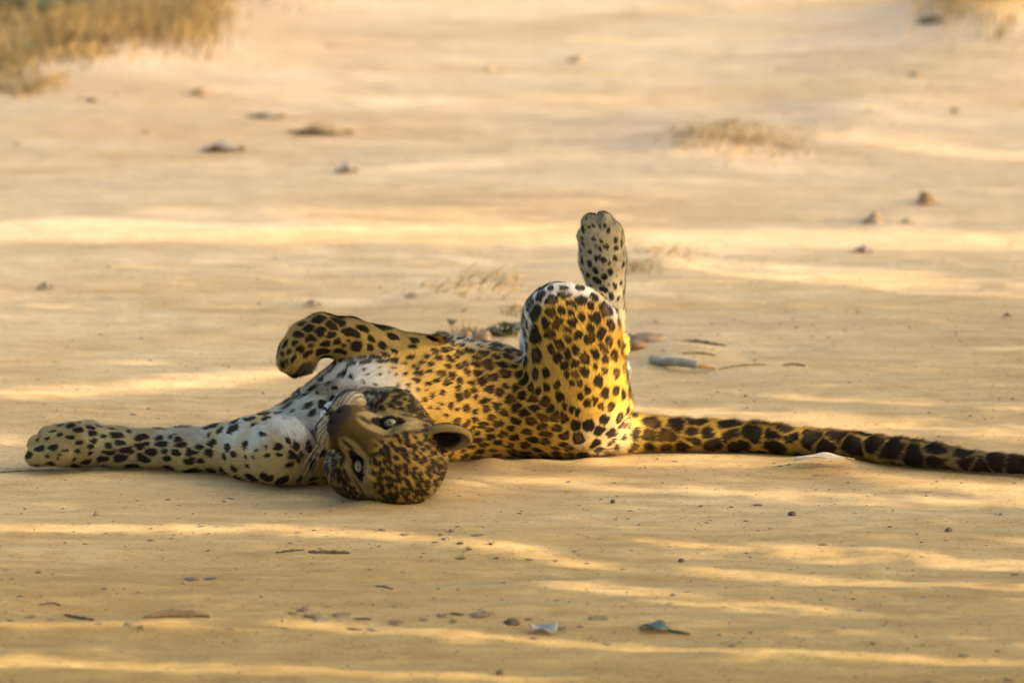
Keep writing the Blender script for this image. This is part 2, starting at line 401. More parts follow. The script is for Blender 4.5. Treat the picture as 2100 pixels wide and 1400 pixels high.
# skeleton look-up: region and flow direction for every vertex
REG = ['trunk', 'chest', 'arm2', 'paw2', 'arm1', 'thigh', 'shank', 'foot', 'farthigh', 'tail', 'head', 'nose', 'chin', 'ear']
best = np.full(len(BV), 1e9); reg = np.zeros(len(BV), int); flow = np.zeros((len(BV), 3))
for p in PR:
    if p[0] == 's': continue
    d = sd_prim(p, BV); m = d < best; best[m] = d[m]; reg[m] = REG.index(p[6])
    if p[0] == 'c' and p[6] not in ('head', 'chin'): f = p[2] - p[1]; f = f / (np.linalg.norm(f) + 1e-9)
    elif p[6] in ('paw2',): f = np.array([-1.0, 0, 0])
    elif p[6] in ('head', 'nose', 'chin'): f = -HF + 0.3 * HU
    elif p[6] == 'ear': f = HE * 0.5 + HU * 0.6
    else: f = np.array([0.3, 0, 1.0])
    flow[m] = f
# smooth the flow a little over the mesh
edges = np.concatenate([BF[:, [0, 1]], BF[:, [1, 2]], BF[:, [2, 3]], BF[:, [3, 0]]])
for _ in range(10):
    acc = np.zeros_like(flow); 
    for a in range(3):
        acc[:, a] = np.bincount(edges[:, 0], flow[edges[:, 1], a], len(BV)) + np.bincount(edges[:, 1], flow[edges[:, 0], a], len(BV))
    flow = acc / (np.linalg.norm(acc, axis=1)[:, None] + 1e-9)
flow = flow - BN * (flow * BN).sum(1)[:, None]; flow /= np.linalg.norm(flow, axis=1)[:, None] + 1e-9
HL = ((BV - HO) @ HM.T) / S      # head coordinates, pixels
SPC = dict(trunk=21.5, chest=27, arm2=36, paw2=26, arm1=38, thigh=33, shank=34, foot=24, farthigh=38, tail=48, head=12.5, nose=40, chin=20, ear=20)
SPR = dict(trunk=9.6, chest=9, arm2=12.5, paw2=8.5, arm1=14, thigh=12, shank=12, foot=5.5, farthigh=11, tail=17, head=6.4, nose=0, chin=3, ear=4)
ELO = dict(trunk=1.45, chest=1.7, arm2=1.5, paw2=1.3, arm1=1.45, thigh=1.15, shank=1.4, foot=1.15, farthigh=1.2, tail=1.25, head=1.3, nose=1, chin=1, ear=1)
spc = np.array([SPC[r] for r in REG])[reg] * S; spr = np.array([SPR[r] for r in REG])[reg] * S; elo = np.array([ELO[r] for r in REG])[reg]
#SEEDS
def crop(x0, y0, sc, L, m=1.15): return [(x0 + a / sc, y0 + b / sc, r / sc * m) for a, b, r in L]
SEEDPX = (crop(940, 400, 2.5, [(415,520,32),(475,543,28),(548,513,24),(548,475,18),(383,612,34),(470,605,27),(535,592,16),(440,672,22),(518,672,30),(385,735,36),(465,730,28),(572,705,18),(566,745,24),(628,732,18),(515,770,20),(465,800,17),(508,828,22),(563,818,20),(610,800,20),(658,840,22),(550,884,20),(602,875,19),(390,830,28),(590,575,22),(640,545,22),(690,565,16),(765,597,34),(585,612,13),(645,635,18),(597,660,20),(715,640,26),(685,690,17),(740,722,24),(790,675,22),(785,757,17),(690,745,20),(755,797,28),(805,840,22),(715,825,16),(760,870,22),(660,918,20),(615,935,20),(565,940,16),(760,905,15),(820,920,20),(830,770,14),(700,530,20),(715,885,12),(620,980,16),(660,1022,17),(580,985,12),(705,1065,18),(760,1030,20),(620,1045,14),(665,1085,16),(740,1090,16),(790,1090,14),
  (140,860,28),(222,858,26),(235,905,20),(30,865,16),(80,865,16),(110,950,18),(165,930,16),(75,1000,16),(155,985,20),(210,1005,14),(240,970,14),(285,985,20),(325,945,22),(385,925,20),(275,1040,20),(130,1060,16),(85,1040,13),(195,1090,18),(145,1105,14),(240,1110,16),(285,1100,18),(330,1130,18),(365,1040,25),(400,1010,13),(440,1000,16),(375,1095,17),(430,1065,20),(355,1165,20),(415,1145,23),(485,1145,20),(530,1160,18),(515,1050,20),(540,1100,15),(575,1110,14),(610,1130,14),(495,985,14)], 1.48)
 + crop(1140, 420, 5.385, [(350,258,17),(410,258,19),(480,260,17),(545,258,17),(605,300,18),(360,330,12),(432,345,12),(410,410,20),(527,410,18),(672,410,26),(290,452,24),(357,530,22),(447,498,20),(507,515,20),(575,492,18),(677,510,26),(270,615,26),(445,615,30),(357,665,26),(545,648,28),(620,672,22),(682,628,22),(590,572,10),(283,742,20),(423,742,28),(493,703,14),(355,808,28),(550,812,36),(622,772,26),(697,790,14),(453,868,36),(535,960,34),(665,920,30),(625,1040,28),(712,1040,20),(685,1180,28),(590,925,12),(280,290,28),(275,380,16)], 1.35)
 + crop(540, 630, 8.236, [(950,170,66),(760,310,66),(565,455,62),(820,545,80),(970,380,62),(1170,470,68),(1190,290,70),(1300,230,66),(1530,430,90),(1280,590,58),(1600,660,76),(810,670,48),(1070,655,48),(1040,740,56),(1320,765,45),(1630,840,58),(570,700,48),(530,590,38),(770,770,48),(350,620,35),(300,810,48),(290,930,35),(410,725,25),(420,920,26),(525,890,24),(640,250,35),(1720,330,56),(1370,690,25),(1455,610,20)], 1.75)
 + crop(540, 600, 4.2, [(950,400,24),(930,495,18),(1040,440,22),(1130,370,28),(1310,395,24),(1300,450,22),(1450,500,24),(1150,505,20),(1250,560,18),(1200,605,15),(1350,590,20),(1440,605,20),(1385,540,13),(1000,630,13),(1110,640,15),(1300,635,19),(1420,675,22),(1060,675,12),(1215,690,19),(980,705,13),(1140,715,13),(1305,750,20),(1410,775,19),(1480,740,16),(860,750,13),(960,758,11),(1060,745,11),(1150,795,13),(1240,800,15),(1330,838,18),(1390,840,11),(1455,880,22),(1375,920,16),(1515,850,17),(1310,925,13),(1430,995,15),(1495,1005,16),(1530,960,13),(1600,970,24),(1660,1010,18),(1560,1060,15),(860,655,12),(885,690,11),(560,750,17),(620,800,19),(740,715,13),(455,840,13),(710,820,9),(800,810,10),(880,810,12),(525,670,11),(960,810,10),(1055,830,11),(255,1005,14),(230,1080,14),(295,1120,14),(60,1105,18),(155,1130,8),(130,1203,12),(290,1195,15),(90,1160,12)], 1.45)
 + crop(20, 780, 3.387, [(345,365,16),(485,335,20),(570,312,17),(585,360,20),(635,308,11),(665,378,15),(605,415,15),(715,325,12),(760,362,26),(850,345,12),(925,380,25),(1045,385,19),(785,418,23),(920,435,28),(1060,438,28),(1130,372,13),(1180,400,17),(1265,395,15),(1235,350,17),(1185,440,19),(1325,450,19),(1410,420,22),(1385,370,12),(1460,345,24),(1255,490,25),(690,500,30),(835,490,32),(985,505,25),(1075,492,15),(1150,510,22),(1385,515,23),(1480,535,19),(1505,465,21),(1555,520,20),(1630,445,22),(1700,305,19),(1800,285,26),(1945,260,17),(1885,298,10),(2000,295,13),(1860,358,13),(1830,325,13),(1740,370,18),(1940,403,13),(1995,360,19),(1875,450,19),(1715,475,11),(1780,475,11),(1815,425,10),(1870,525,14),(1795,530,12),(1995,465,24),(2000,520,26),(1960,590,20),(2040,680,20),(1640,545,14),(1685,525,12),(1650,605,14),(680,440,17),(570,470,15),(485,500,13),(310,455,25),(420,385,15),(500,420,15),(650,550,24),(790,550,25),(940,555,30),(1100,560,23),(1250,565,23),(1330,560,15),(575,515,13),(400,480,11),(190,410,11),(215,378,9),(265,390,11),(350,510,11),(460,560,11),(330,550,11),(255,520,11)], 1.38)
 + crop(1200, 780, 2.333, [(235,255,26),(290,270,26),(300,195,24),(385,275,32),(425,205,30),(500,285,26),(500,240,20),(565,250,17),(520,195,28),(590,310,28),(675,255,26),(665,210,28),(720,315,32),(775,245,30),(890,320,42),(900,262,30),(965,265,17),(930,228,22),(1065,268,32),(1130,320,38),(1190,258,26),(1255,300,38),(1370,285,30),(1440,330,40),(1560,370,36),(1640,370,34),(1650,330,28),(1800,380,40),(1800,345,24),(1880,420,30),(1940,385,40),(2040,390,44),(225,320,17),(290,325,17),(370,325,18),(460,325,22),(215,180,16)], 1.8))
SEEDS = [] ; SR = []
kd0 = kdtree.KDTree(len(BV))
vis = (BN @ TC) > -0.05
uvp = np.array([0.0])
q = BV - CAM; zc = q @ FW; PU = 1050 + FPX * (q @ RT) / zc; PV = 700 - FPX * (q @ UP) / zc
front = np.where(vis)[0]
def seed_at(u, v, r):
    d = (PU[front] - u) ** 2 + (PV[front] - v) ** 2
    c = front[d < 5 ** 2]
    if len(c) == 0: return
    i = c[np.argmin(zc[c])]
    SEEDS.append(i); SR.append(r * S)
for (u, v, r) in SEEDPX: seed_at(u, v, r)
cell = 0.03; hashg = {}
def put(i):
    k = tuple(np.floor(BV[i] / cell).astype(int)); hashg.setdefault(k, []).append(i)
for i in SEEDS: put(i)
# tangent-aware anisotropy needs a metric per vertex
def adist(dv, f, a): # distance shortened along the flow
    along = (dv * f).sum(-1); return np.sqrt(np.maximum((dv * dv).sum(-1) - along ** 2 * (1 - 1 / a ** 2), 0))
cand = RNG.permutation(len(BV))[:60000]
for i in cand:
    P = BV[i]; s = spc[i]
    k = np.floor(P / cell).astype(int); ok = True; R = int(math.ceil(s * 1.5 / cell))
    for a in range(-R, R + 1):
        for b_ in range(-R, R + 1):
            for c in range(-R, R + 1):
                for j in hashg.get((k[0] + a, k[1] + b_, k[2] + c), ()):
                    dx = BV[j] - P; al = dx @ flow[i]
                    if dx @ dx - al * al * (1 - 1 / elo[i] ** 2) < (s * 0.75) ** 2: ok = False; break
                if not ok: break
            if not ok: break
        if not ok: break
    if ok:
        SEEDS.append(i); SR.append(spr[i] * (0.78 + 0.42 * random.random())); put(i)
SEEDS = np.array(SEEDS); SR = np.array(SR)
kd = kdtree.KDTree(len(SEEDS))
for n_, i in enumerate(SEEDS): kd.insert(BV[i], n_)
kd.balance()
wob = BV + 0.0035 * np.stack([noise(BV * 95, 11), noise(BV * 95, 12), noise(BV * 95, 13)], 1)
KN = 5
near = np.array([[x[1] for x in kd.find_n(p, KN)] for p in wob])
DD = np.stack([adist(wob - BV[SEEDS[near[:, j]]], flow, elo) for j in range(KN)], 1)
o_ = np.argsort(DD, 1); DD = np.take_along_axis(DD, o_, 1); near = np.take_along_axis(near, o_, 1)
rr = SR[near[:, 0]]; mval = (rr - DD[:, 0]) / S            # >0 inside the spot, pixels
eval_ = (DD[:, 1] - DD[:, 0]) / 2 / S + 1.0
rnd = hash3(near[:, 0], near[:, 0] * 7 + 3, near[:, 0] * 0, 5)
depth = mval / (rr / S + 1e-6)                              # 1 in the middle

# white underside, pale patches: soft 3-D zones
def zone(P, c, r, soft): return 1 - sst(r * S, (r + soft) * S, np.linalg.norm(P - c, axis=1))
def surf(u, v):
    d = (PU[front] - u) ** 2 + (PV[front] - v) ** 2; c = front[d < 8 ** 2]
    return BV[c[np.argmin(zc[c])]] if len(c) else W(u, v, YC)
WZ = [(surf(u, v), r, so) for u, v, r, so in [(640, 810, 50, 60), (690, 770, 60, 50), (745, 790, 40, 70), (700, 830, 60, 60), (600, 862, 36, 40), (640, 880, 36, 40), (530, 878, 16, 38), (470, 878, 22, 40),
      (400, 882, 17, 34), (340, 884, 12, 30)]]
def coat(P, Nn, L, regi, m, e, dp, rn, fl):
    n = len(P)
    n1 = noise(P * 30, 21); n2 = noise(P * 110, 22); n3 = noise(P * 420, 23)
    R = lambda s: regi == REG.index(s)
    gold = np.array([0.53, 0.29, 0.032]); tan = np.array([0.33, 0.23, 0.075]); white = np.array([0.43, 0.41, 0.33]); olive = np.array([0.17, 0.115, 0.034])
    base = np.tile(gold, (n, 1))
    def mix(w, c):
        nonlocal base
        w = np.clip(w, 0, 1)[:, None]; base = base * (1 - w) + np.asarray(c) * w
    mix(sst(0.30, -0.25, P[:, 0]) * 0.55, tan)  # tan towards the left; warm sun on the haunch is partly in this colour
    # belly side faces up and away along the trunk
    mix(zone(P, W(960, 722, YT + 60 * px), 70, 60) * 0.75, (0.6, 0.52, 0.36))
    w = np.maximum.reduce([zone(P, c_, r_ * 0.8, s_ * 1.5) for c_, r_, s_ in WZ])
    w = w * (1 - np.clip(R('arm1') * 1.0, 0, 1))
    mix(w + 0.15 * n1 * (w > 0.02), white)
    wk = np.maximum.reduce([zone(P, W(1066, 705, yk), 26, 22), zone(P, W(1080, 650, yk), 34, 34), zone(P, W(1115, 590, yk), 34, 40), zone(P, W(1190, 588, yk), 28, 44), zone(P, W(1250, 640, yk), 16, 36)])
    mix(wk * 0.95, (0.60, 0.55, 0.42))  # pale knee fur; along the top its sunlit rim is painted in too
    mix(R('farthigh') * 0.9, (0.58, 0.55, 0.48))
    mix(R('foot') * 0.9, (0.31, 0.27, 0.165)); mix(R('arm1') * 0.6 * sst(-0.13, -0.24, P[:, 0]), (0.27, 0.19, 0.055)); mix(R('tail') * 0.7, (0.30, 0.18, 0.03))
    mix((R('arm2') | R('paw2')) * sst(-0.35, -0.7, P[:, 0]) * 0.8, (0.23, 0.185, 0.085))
    mix(R('arm2') * 0.45 * (1 - w), (0.33, 0.28, 0.15))
    mix(zone(P, W(1230, 900, YR - 60 * px), 40, 60) * 0.6, (0.62, 0.47, 0.25))
    mix(zone(P, W(1255, 800, YR), 30, 40) * 0.5, (0.62, 0.50, 0.30))
    # head
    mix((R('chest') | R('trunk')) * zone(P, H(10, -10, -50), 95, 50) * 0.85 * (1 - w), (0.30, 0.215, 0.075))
    hd = R('head') | R('nose') | R('chin')
    ae = np.abs(L[:, 0]); U_ = L[:, 1]; Fd = L[:, 2]
    mix(hd * 1.0, olive)  # head coat set darker in the colour, standing in for its deep shade
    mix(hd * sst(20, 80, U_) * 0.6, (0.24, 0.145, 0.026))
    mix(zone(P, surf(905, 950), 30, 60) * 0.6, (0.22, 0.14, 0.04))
    bridge = hd * sst(54, 38, ae) * sst(-52, -40, U_) * sst(36, 62, Fd) * sst(44, 22, U_)
    muzz = hd * sst(88, 105, Fd) * sst(-32, -46, U_) * sst(6, 14, ae)
    mix(bridge * 0.95, (0.038, 0.026, 0.0065))
    mix(muzz, (0.27, 0.23, 0.14))
    mix(hd * sst(-70, -84, U_) * sst(20, 60, Fd), (0.42, 0.41, 0.34))
    mix(hd * sst(-35, -60, U_) * sst(90, 60, Fd) * sst(30, 60, ae), (0.30, 0.26, 0.16))
    base = base * (1 + 0.10 * n1 + 0.10 * n2 + 0.10 * n3)[:, None]
    # spots
    soft = np.where(hd, 0.9, 1.1)
    jit = 1.1 * n2 + 0.5 * n3
    mm = m + jit * np.where(hd, 0.5, 1.0)
    edge = np.where(hd, 1.3, 2.4)
    sp = sst(-soft, soft, mm) * sst(edge - 1.2, edge + 1.2, e + 0.5 * n2)
    sparse = (rn < 0.10) & (w > 0.55)
    sp = sp * np.where(sparse, 0.0, 1.0)
    sp = sp * (1 - bridge) * (1 - muzz) * (1 - R('nose'))
    sp = np.where(R('farthigh'), sp * 0.5, sp)
    dark = np.array([0.0095, 0.0062, 0.0042])[None] * (1 + 0.5 * n3)[:, None]
    # rosette hearts on trunk, thigh, tail root
    ros = (R('trunk') | R('thigh') | (R('tail') & (P[:, 0] < 0.3))) * sst(0.42, 0.62, dp + 0.12 * n2) * (rn > 0.55) * 0.5
    rc = base * np.array([0.30, 0.22, 0.18])
    dark = dark * (1 - ros[:, None]) + rc * ros[:, None]
    fade = np.where(R('chest'), 0.93, 0.97)[:, None]
    tip = sst(0.40, 0.85, P[:, 0])[:, None] * R('tail')[:, None]
    base = base * (1 - 0.85 * tip) + np.array([0.09, 0.075, 0.045]) * 0.85 * tip
    base = base * (1 - sp[:, None] * fade) + dark * sp[:, None] * fade
    base = np.where((R('tail') * sst(0.90, 1.0, P[:, 0]))[:, None] > 0.5, base * 0.25, base)
    # face drawing
    def line(w, c):
        nonlocal base
        w = np.clip(w, 0, 1)[:, None]; base = base * (1 - w) + np.asarray(c) * w
    rows = np.abs(((U_ + 0.25 * ae + 60) / 8.0) % 1 - 0.5)
    line(muzz * sst(0.30, 0.16, rows) * sst(14, 22, ae) * 0.75, (0.06, 0.045, 0.03))
    ex = (ae - 54) * 0.743 + (U_ - 19) * 0.669; ey = -(ae - 54) * 0.669 + (U_ - 19) * 0.743
    q1 = np.sqrt((ex / 24.5) ** 2 + (ey / 16) ** 2); q2 = np.sqrt((ex / 44) ** 2 + (ey / 31) ** 2)
    fr = hd * (Fd > 20)
    line(fr * sst(1.05, 0.85, q2) * 0.45, (0.34, 0.27, 0.12))
    line(fr * sst(1.08, 0.93, q1), (0.008, 0.006, 0.004))
    tx = ae - (31 - 0.12 * (10 - U_)); line(fr * sst(5.5, 2.5, np.abs(tx)) * sst(-16, -6, U_) * sst(14, 6, U_) * 0.85, (0.012, 0.008, 0.005))
    tx = ae - (80 + 0.6 * (U_ - 16)); line(fr * sst(4.5, 2, np.abs(tx)) * sst(8, 14, U_) * sst(36, 28, U_) * 0.7, (0.012, 0.008, 0.005))
    line(R('nose') * 1.0 * (Fd > 130), (0.022, 0.016, 0.014))
    lip = hd * sst(90, 104, Fd) * np.maximum(sst(6, 3, np.abs(U_ + 77 - 0.05 * ae)), sst(4, 1.5, ae) * (U_ < -44))
    line(lip, (0.02, 0.015, 0.013))
    line(hd * sst(60, 80, Fd) * sst(7, 4, np.abs(U_ + 74 - 0.3 * (ae - 34))) * sst(30, 40, ae) * 0.8, (0.03, 0.02, 0.015))
    # ears
    er = R('ear')
    if er.any():
        k = er
        line(k * 1.0, (0.27, 0.18, 0.06))
        for (c, M, sz) in EARS:
            q_ = (P - c) @ M.T / sz
            ins_ = er & (np.linalg.norm(P - c, axis=1) < sz * 1.3)
            line(ins_ * sst(0.1, 0.4, Nn @ M[2]) * sst(0.60, 0.40, np.sqrt(((q_[:, 0] + .05) / 1.0) ** 2 + ((q_[:, 1] + .1) / 1.2) ** 2)), (0.008, 0.005, 0.003))
            line(ins_ * sst(-0.05, -0.2, q_[:, 2]) * 0.9, (0.03, 0.022, 0.016))
    # pads
    pd = np.maximum.reduce([zone(P, W(632, 752, ya - 40 * px), 10, 22) * 0.5, zone(P, W(1226, 446, yf - 30 * px), 12, 14) * 0.8, zone(P, W(1255, 460, yf - 28 * px), 8, 10) * 0.6,
                            zone(P, G(62, 938, 22), 14, 18) * 0.6])
    line(pd, (0.13, 0.105, 0.075))
    return np.clip(base, 0.004, 0.9)
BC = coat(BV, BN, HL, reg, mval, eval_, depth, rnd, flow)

m_skin, t, b = new_mat("leopard_coat", rough=0.9, spec=0.05)
at = t.nodes.new("ShaderNodeAttribute"); at.attribute_name = "coat"; t.links.new(at.outputs[0], b.inputs['Base Color'])
b.inputs['Sheen Weight'].default_value = 0.0; b.inputs['Sheen Roughness'].default_value = 0.4
m_fur, t, b = new_mat("leopard_fur", rough=0.75, spec=0.10)
at = t.nodes.new("ShaderNodeAttribute"); at.attribute_name = "coat"; t.links.new(at.outputs[0], b.inputs['Base Color'])
cg = W(950, 930, YT); leo = empty("leopard", (0, 0, 0))
tag(leo, "spotted leopard rolling on its back on the sandy track, one hind paw raised", "leopard")
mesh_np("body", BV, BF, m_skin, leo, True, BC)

# fur: short blades lying along the coat
NB = 330000
tri = np.concatenate([BF[:, [0, 1, 2]], BF[:, [0, 2, 3]]])
a, b2, c2 = BV[tri[:, 0]], BV[tri[:, 1]], BV[tri[:, 2]]
ar = np.linalg.norm(np.cross(b2 - a, c2 - a), axis=1)
ar = ar * ((BV[tri[:, 0], 2] > 0.0))
facing = (BN[tri[:, 0]] @ TC) > -0.35
ar = ar * np.where(facing, 1.0, 0.35)
ti = np.searchsorted(np.cumsum(ar), RNG.random(NB) * ar.sum()); ti = np.clip(ti, 0, len(tri) - 1)
r1, r2 = RNG.random(NB), RNG.random(NB); sw = r1 + r2 > 1; r1[sw] = 1 - r1[sw]; r2[sw] = 1 - r2[sw]
wts = np.stack([1 - r1 - r2, r1, r2], 1)
def itp(A_):
    return (A_[tri[ti]] * (wts[..., None] if A_.ndim == 2 else wts)).sum(1)
FP, FN, FL, FH = itp(BV), itp(BN), itp(flow), itp(HL)
freg = reg[tri[ti, 0]]
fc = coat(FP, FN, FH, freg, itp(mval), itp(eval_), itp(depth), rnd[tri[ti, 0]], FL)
LEN = dict(trunk=9, chest=10.5, arm2=6.5, paw2=5.5, arm1=6.5, thigh=8.5, shank=9, foot=6.5, farthigh=10, tail=12, head=8, nose=0.0, chin=8, ear=5)
ln = np.array([LEN[r] for r in REG])[freg] * 0.001 * (0.7 + 0.6 * RNG.random(NB))
ln *= np.where((FH[:, 2] > 90) & (np.abs(FH[:, 0]) < 70) & (np.linalg.norm(FH, axis=1) < 190), 0.45, 1)
# no fur over eyes or nose leather
_a = np.abs(FH[:, 0]) - 54; _u = FH[:, 1] - 19; ex = _a * 0.743 + _u * 0.669; ey = -_a * 0.669 + _u * 0.743
keep = ~(((ex / 29) ** 2 + (ey / 18) ** 2 < 1) & (FH[:, 2] > 30)) & (ln > 0.001) & (FP[:, 2] > 0.001)
FP, FN, FL, fc, ln = FP[keep], FN[keep], FL[keep], fc[keep], ln[keep]; n = len(FP)
side = np.cross(FN, FL); jit = RNG.normal(0, 1, (n, 3))
swirl = np.stack([noise(FP * 16, 31), noise(FP * 16, 32), noise(FP * 16, 33)], 1)
dirv = FL * 0.9 + FN * 0.55 + side * (0.18 * jit[:, :1]) + swirl * 0.32 + jit * 0.07
dirv -= FN * np.minimum((dirv * FN).sum(1) - 0.15, 0)[:, None]
dirv /= np.linalg.norm(dirv, axis=1)[:, None]
wd = 0.00075 * (0.7 + 0.6 * RNG.random(n))
tip = FP + dirv * ln[:, None]; tip[:, 2] = np.maximum(tip[:, 2], 0.0015)
V = np.stack([FP + side * wd[:, None] - FN * 0.0006, FP - side * wd[:, None] - FN * 0.0006, tip], 1).reshape(-1, 3)
cc = np.repeat(fc * (1 + 0.12 * RNG.normal(0, 1, n))[:, None].clip(0.6, 1.4), 3, 0)
NN = FN * 0.85 + dirv * 0.12 + jit * 0.10; NN /= np.linalg.norm(NN, axis=1)[:, None]
fur = mesh_np("fur", V, np.arange(3 * n).reshape(-1, 3), m_fur, leo, True, cc, np.repeat(NN, 3, 0))
tag(fur, kind='stuff')

# eyes, set in their sockets
def uv_sphere(c, r, nu=24, nv=14, M=None, sc=(1, 1, 1)):
    V = []; F = []
    for i in range(nv + 1):
        th = math.pi * i / nv
        for j in range(nu):
            ph = 2 * math.pi * j / nu; V.append((math.sin(th) * math.cos(ph), math.sin(th) * math.sin(ph), math.cos(th)))
    for i in range(nv):
        for j in range(nu): F.append((i * nu + j, (i + 1) * nu + j, (i + 1) * nu + (j + 1) % nu, i * nu + (j + 1) % nu))
    V = np.array(V) * r * np.array(sc)
    if M is not None: V = V @ M
    return V + c, F
m_iris, t, b = new_mat("iris", (0.24, 0.215, 0.135), 0.3, 0.3)
b.inputs['Coat Weight'].default_value = 0.3
at = t.nodes.new('ShaderNodeAttribute'); at.attribute_name = 'coat'; t.links.new(at.outputs[0], b.inputs['Base Color'])
m_black, _, _ = new_mat("pupil_black", (0.006, 0.005, 0.004), 0.15, 0.6)
m_lid, _, _ = new_mat("eyelid_skin", (0.008, 0.006, 0.005), 0.7, 0.1)
for (ec, lk, lx, ly) in EYE:
    R0 = 17.0
    Ve, Fe = uv_sphere(H(*ec), R0 * S, 48, 32, M=HM)
    dd_ = (Ve - H(*ec)) / (R0 * S); an_ = np.degrees(np.arccos(np.clip(dd_ @ (HM.T @ lk), -1, 1)))
    fib = noise(np.c_[np.arctan2(dd_ @ (HM.T @ lx), dd_ @ (HM.T @ ly)) * 6, an_ / 9, an_ * 0], 77)
    ce_ = np.array([0.135, 0.122, 0.072])[None] * (1 + 0.22 * fib)[:, None]
    ce_ = ce_ * (1 - 0.45 * sst(16, 8, an_))[:, None] * (1 - 0.88 * sst(38, 47, an_))[:, None]
    o = mesh_np("eye", Ve, Fe, m_iris, leo, True, ce_)
    Mp = np.array([lx, ly, lk]) @ HM
    mesh_np("pupil", *uv_sphere(H(*(ec + lk * (R0 - 0.3))), 2.3 * S, 14, 8, Mp, (1, 1, 0.35)), m_black, o)
    K = 44; loops = [(1.0, R0 + .3), (1.03, R0 + 2.6), (1.16, R0 + 4.2), (1.38, R0 + 3.6), (1.62, R0 + 0.5)]; V = []; Fq = []
    for (m_, R_) in loops:
        for j in range(K):
            a = 2 * math.pi * j / K; x = math.cos(a); y = math.sin(a) * (1 - 0.35 * x * x)
            d = lk + lx * x * 1.02 * m_ + ly * y * 0.46 * (m_ ** 1.5); d /= np.linalg.norm(d); V.append(H(*(ec + d * R_)))
    for i in range(len(loops) - 1):
        for j in range(K): Fq.append((i * K + j, i * K + (j + 1) % K, (i + 1) * K + (j + 1) % K, (i + 1) * K + j))
    mesh_np("eyelid", V, Fq, m_lid, leo)

def tube(pts, rad, n=6):
    pts = [np.array(p, float) for p in pts]; V = []; F = []
    for i, p in enumerate(pts):
        d = pts[min(i + 1, len(pts) - 1)] - pts[max(i - 1, 0)]; d /= np.linalg.norm(d) + 1e-12
        a = np.cross(d, [0.1, 0.2, 1.0]); a /= np.linalg.norm(a); b_ = np.cross(d, a)
        for j in range(n):
            t_ = 2 * math.pi * j / n; V.append(p + rad[i] * (a * math.cos(t_) + b_ * math.sin(t_)))
    for i in range(len(pts) - 1):
        for j in range(n): F.append((i * n + j, i * n + (j + 1) % n, (i + 1) * n + (j + 1) % n, (i + 1) * n + j))
    V.append(pts[0]); V.append(pts[-1]); a = len(V) - 2
    for j in range(n):
        F.append((a, (j + 1) % n, j, j)); k = (len(pts) - 1) * n; F.append((a + 1, k + j, k + (j + 1) % n, k + (j + 1) % n))
    return np.array(V), [f for f in F]
def poly_mesh(name, V, F, mat, parent=None, smooth=True):
    me = bpy.data.meshes.new(name); me.from_pydata([tuple(v) for v in V], [], [tuple(dict.fromkeys(f)) for f in F])
    me.polygons.foreach_set("use_smooth", [smooth] * len(me.polygons)); me.materials.append(mat); me.update()
    o = bpy.data.objects.new(name, me); C.objects.link(o)
    if parent: o.parent = parent
    return o
m_wh, _, _ = new_mat("whisker_white", (0.42, 0.39, 0.31), 0.4, 0.4)
for s in (-1, 1):
    for i in range(7):
        a = H(s * (38 + 5 * (i % 3)), -50 - 5 * (i // 2), 126 - 5 * (i % 3)); L = 75 + 12 * (i % 4)
        dr = HE * s * 0.9 + HF * (0.25 - 0.1 * i % 3) + HU * (0.25 - 0.13 * i); dr /= np.linalg.norm(dr)
        pts = [a + dr * L * S * k / 6 - HF * (k / 6) ** 2 * 22 * S for k in range(7)]
        pts = [np.array([p[0], p[1], max(p[2], 0.004)]) for p in pts]
        poly_mesh("whisker", *tube(pts, [0.00018 * (1 - k / 7) + 0.00005 for k in range(7)], 4), m_wh, leo)

# ------------------------------------------------------------------ roadside trees right of the frame: their leaves break the low sun
BANDS = [  # (polyline in photo pixels, half thickness px, strength)  where the low sun gets through
 ([(0, 466), (500, 474), (1000, 482), (1250, 490), (1700, 492), (2100, 494)], 15, 1.0),
 ([(620, 462), (1180, 470)], 12, .9), ([(1640, 286), (1850, 302), (2100, 322)], 9, 1.0), ([(1080, 205), (1480, 206)], 7, .8),
 ([(700, 355), (1100, 330), (1560, 322), (1720, 345)], 8, .75), ([(350, 438), (1000, 440), (1400, 405)], 7, .8),
 ([(1250, 540), (1600, 560), (2100, 598)], 14, .8), ([(1290, 505), (1600, 525)], 10, .8), ([(0, 812), (300, 795), (560, 772)], 10, 1.0),
 ([(0, 745), (560, 735)], 6, .5), ([(1290, 842), (1600, 858), (2100, 882)], 13, .9), ([(1600, 815), (2100, 838)], 6, .8), ([(0, 902), (60, 900)], 12, .8),
 ([(880, 925), (1290, 950), (1700, 950), (2100, 1002)], 14, 1.0), ([(1180, 935), (1650, 950)], 14, .9), ([(1050, 985), (1400, 1000), (2100, 1030)], 9, .7),
 ([(0, 1082), (350, 1078), (600, 1086), (900, 1118), (1290, 1172)], 8, .9), ([(1350, 1118), (1750, 1140), (2100, 1162)], 10, .8),
 ([(1390, 1168), (1600, 1188), (2100, 1210)], 8, .9), ([(1150, 1205), (1420, 1238), (1720, 1268)], 13, .85), ([(1480, 1290), (2100, 1310)], 7, .5),
 ([(0, 1280), (300, 1284), (420, 1270)], 5, .9), ([(600, 1280), (850, 1295), (1100, 1312), (1500, 1338), (2100, 1352)], 6, 1.0),
 ([(0, 1352), (400, 1366), (700, 1382), (1100, 1398)], 11, 1.0), ([(560, 620), (1060, 600)], 10, .5), ([(350, 545), (1050, 560)], 8, .5), ([(0, 640), (500, 650)], 6, .4),
 ([(1500, 640), (2100, 700)], 8, .35), ([(1300, 780), (2100, 800)], 6, .45), ([(600, 20), (2000, 8)], 14, .7), ([(1900, 72), (2100, 78)], 8, .8)]
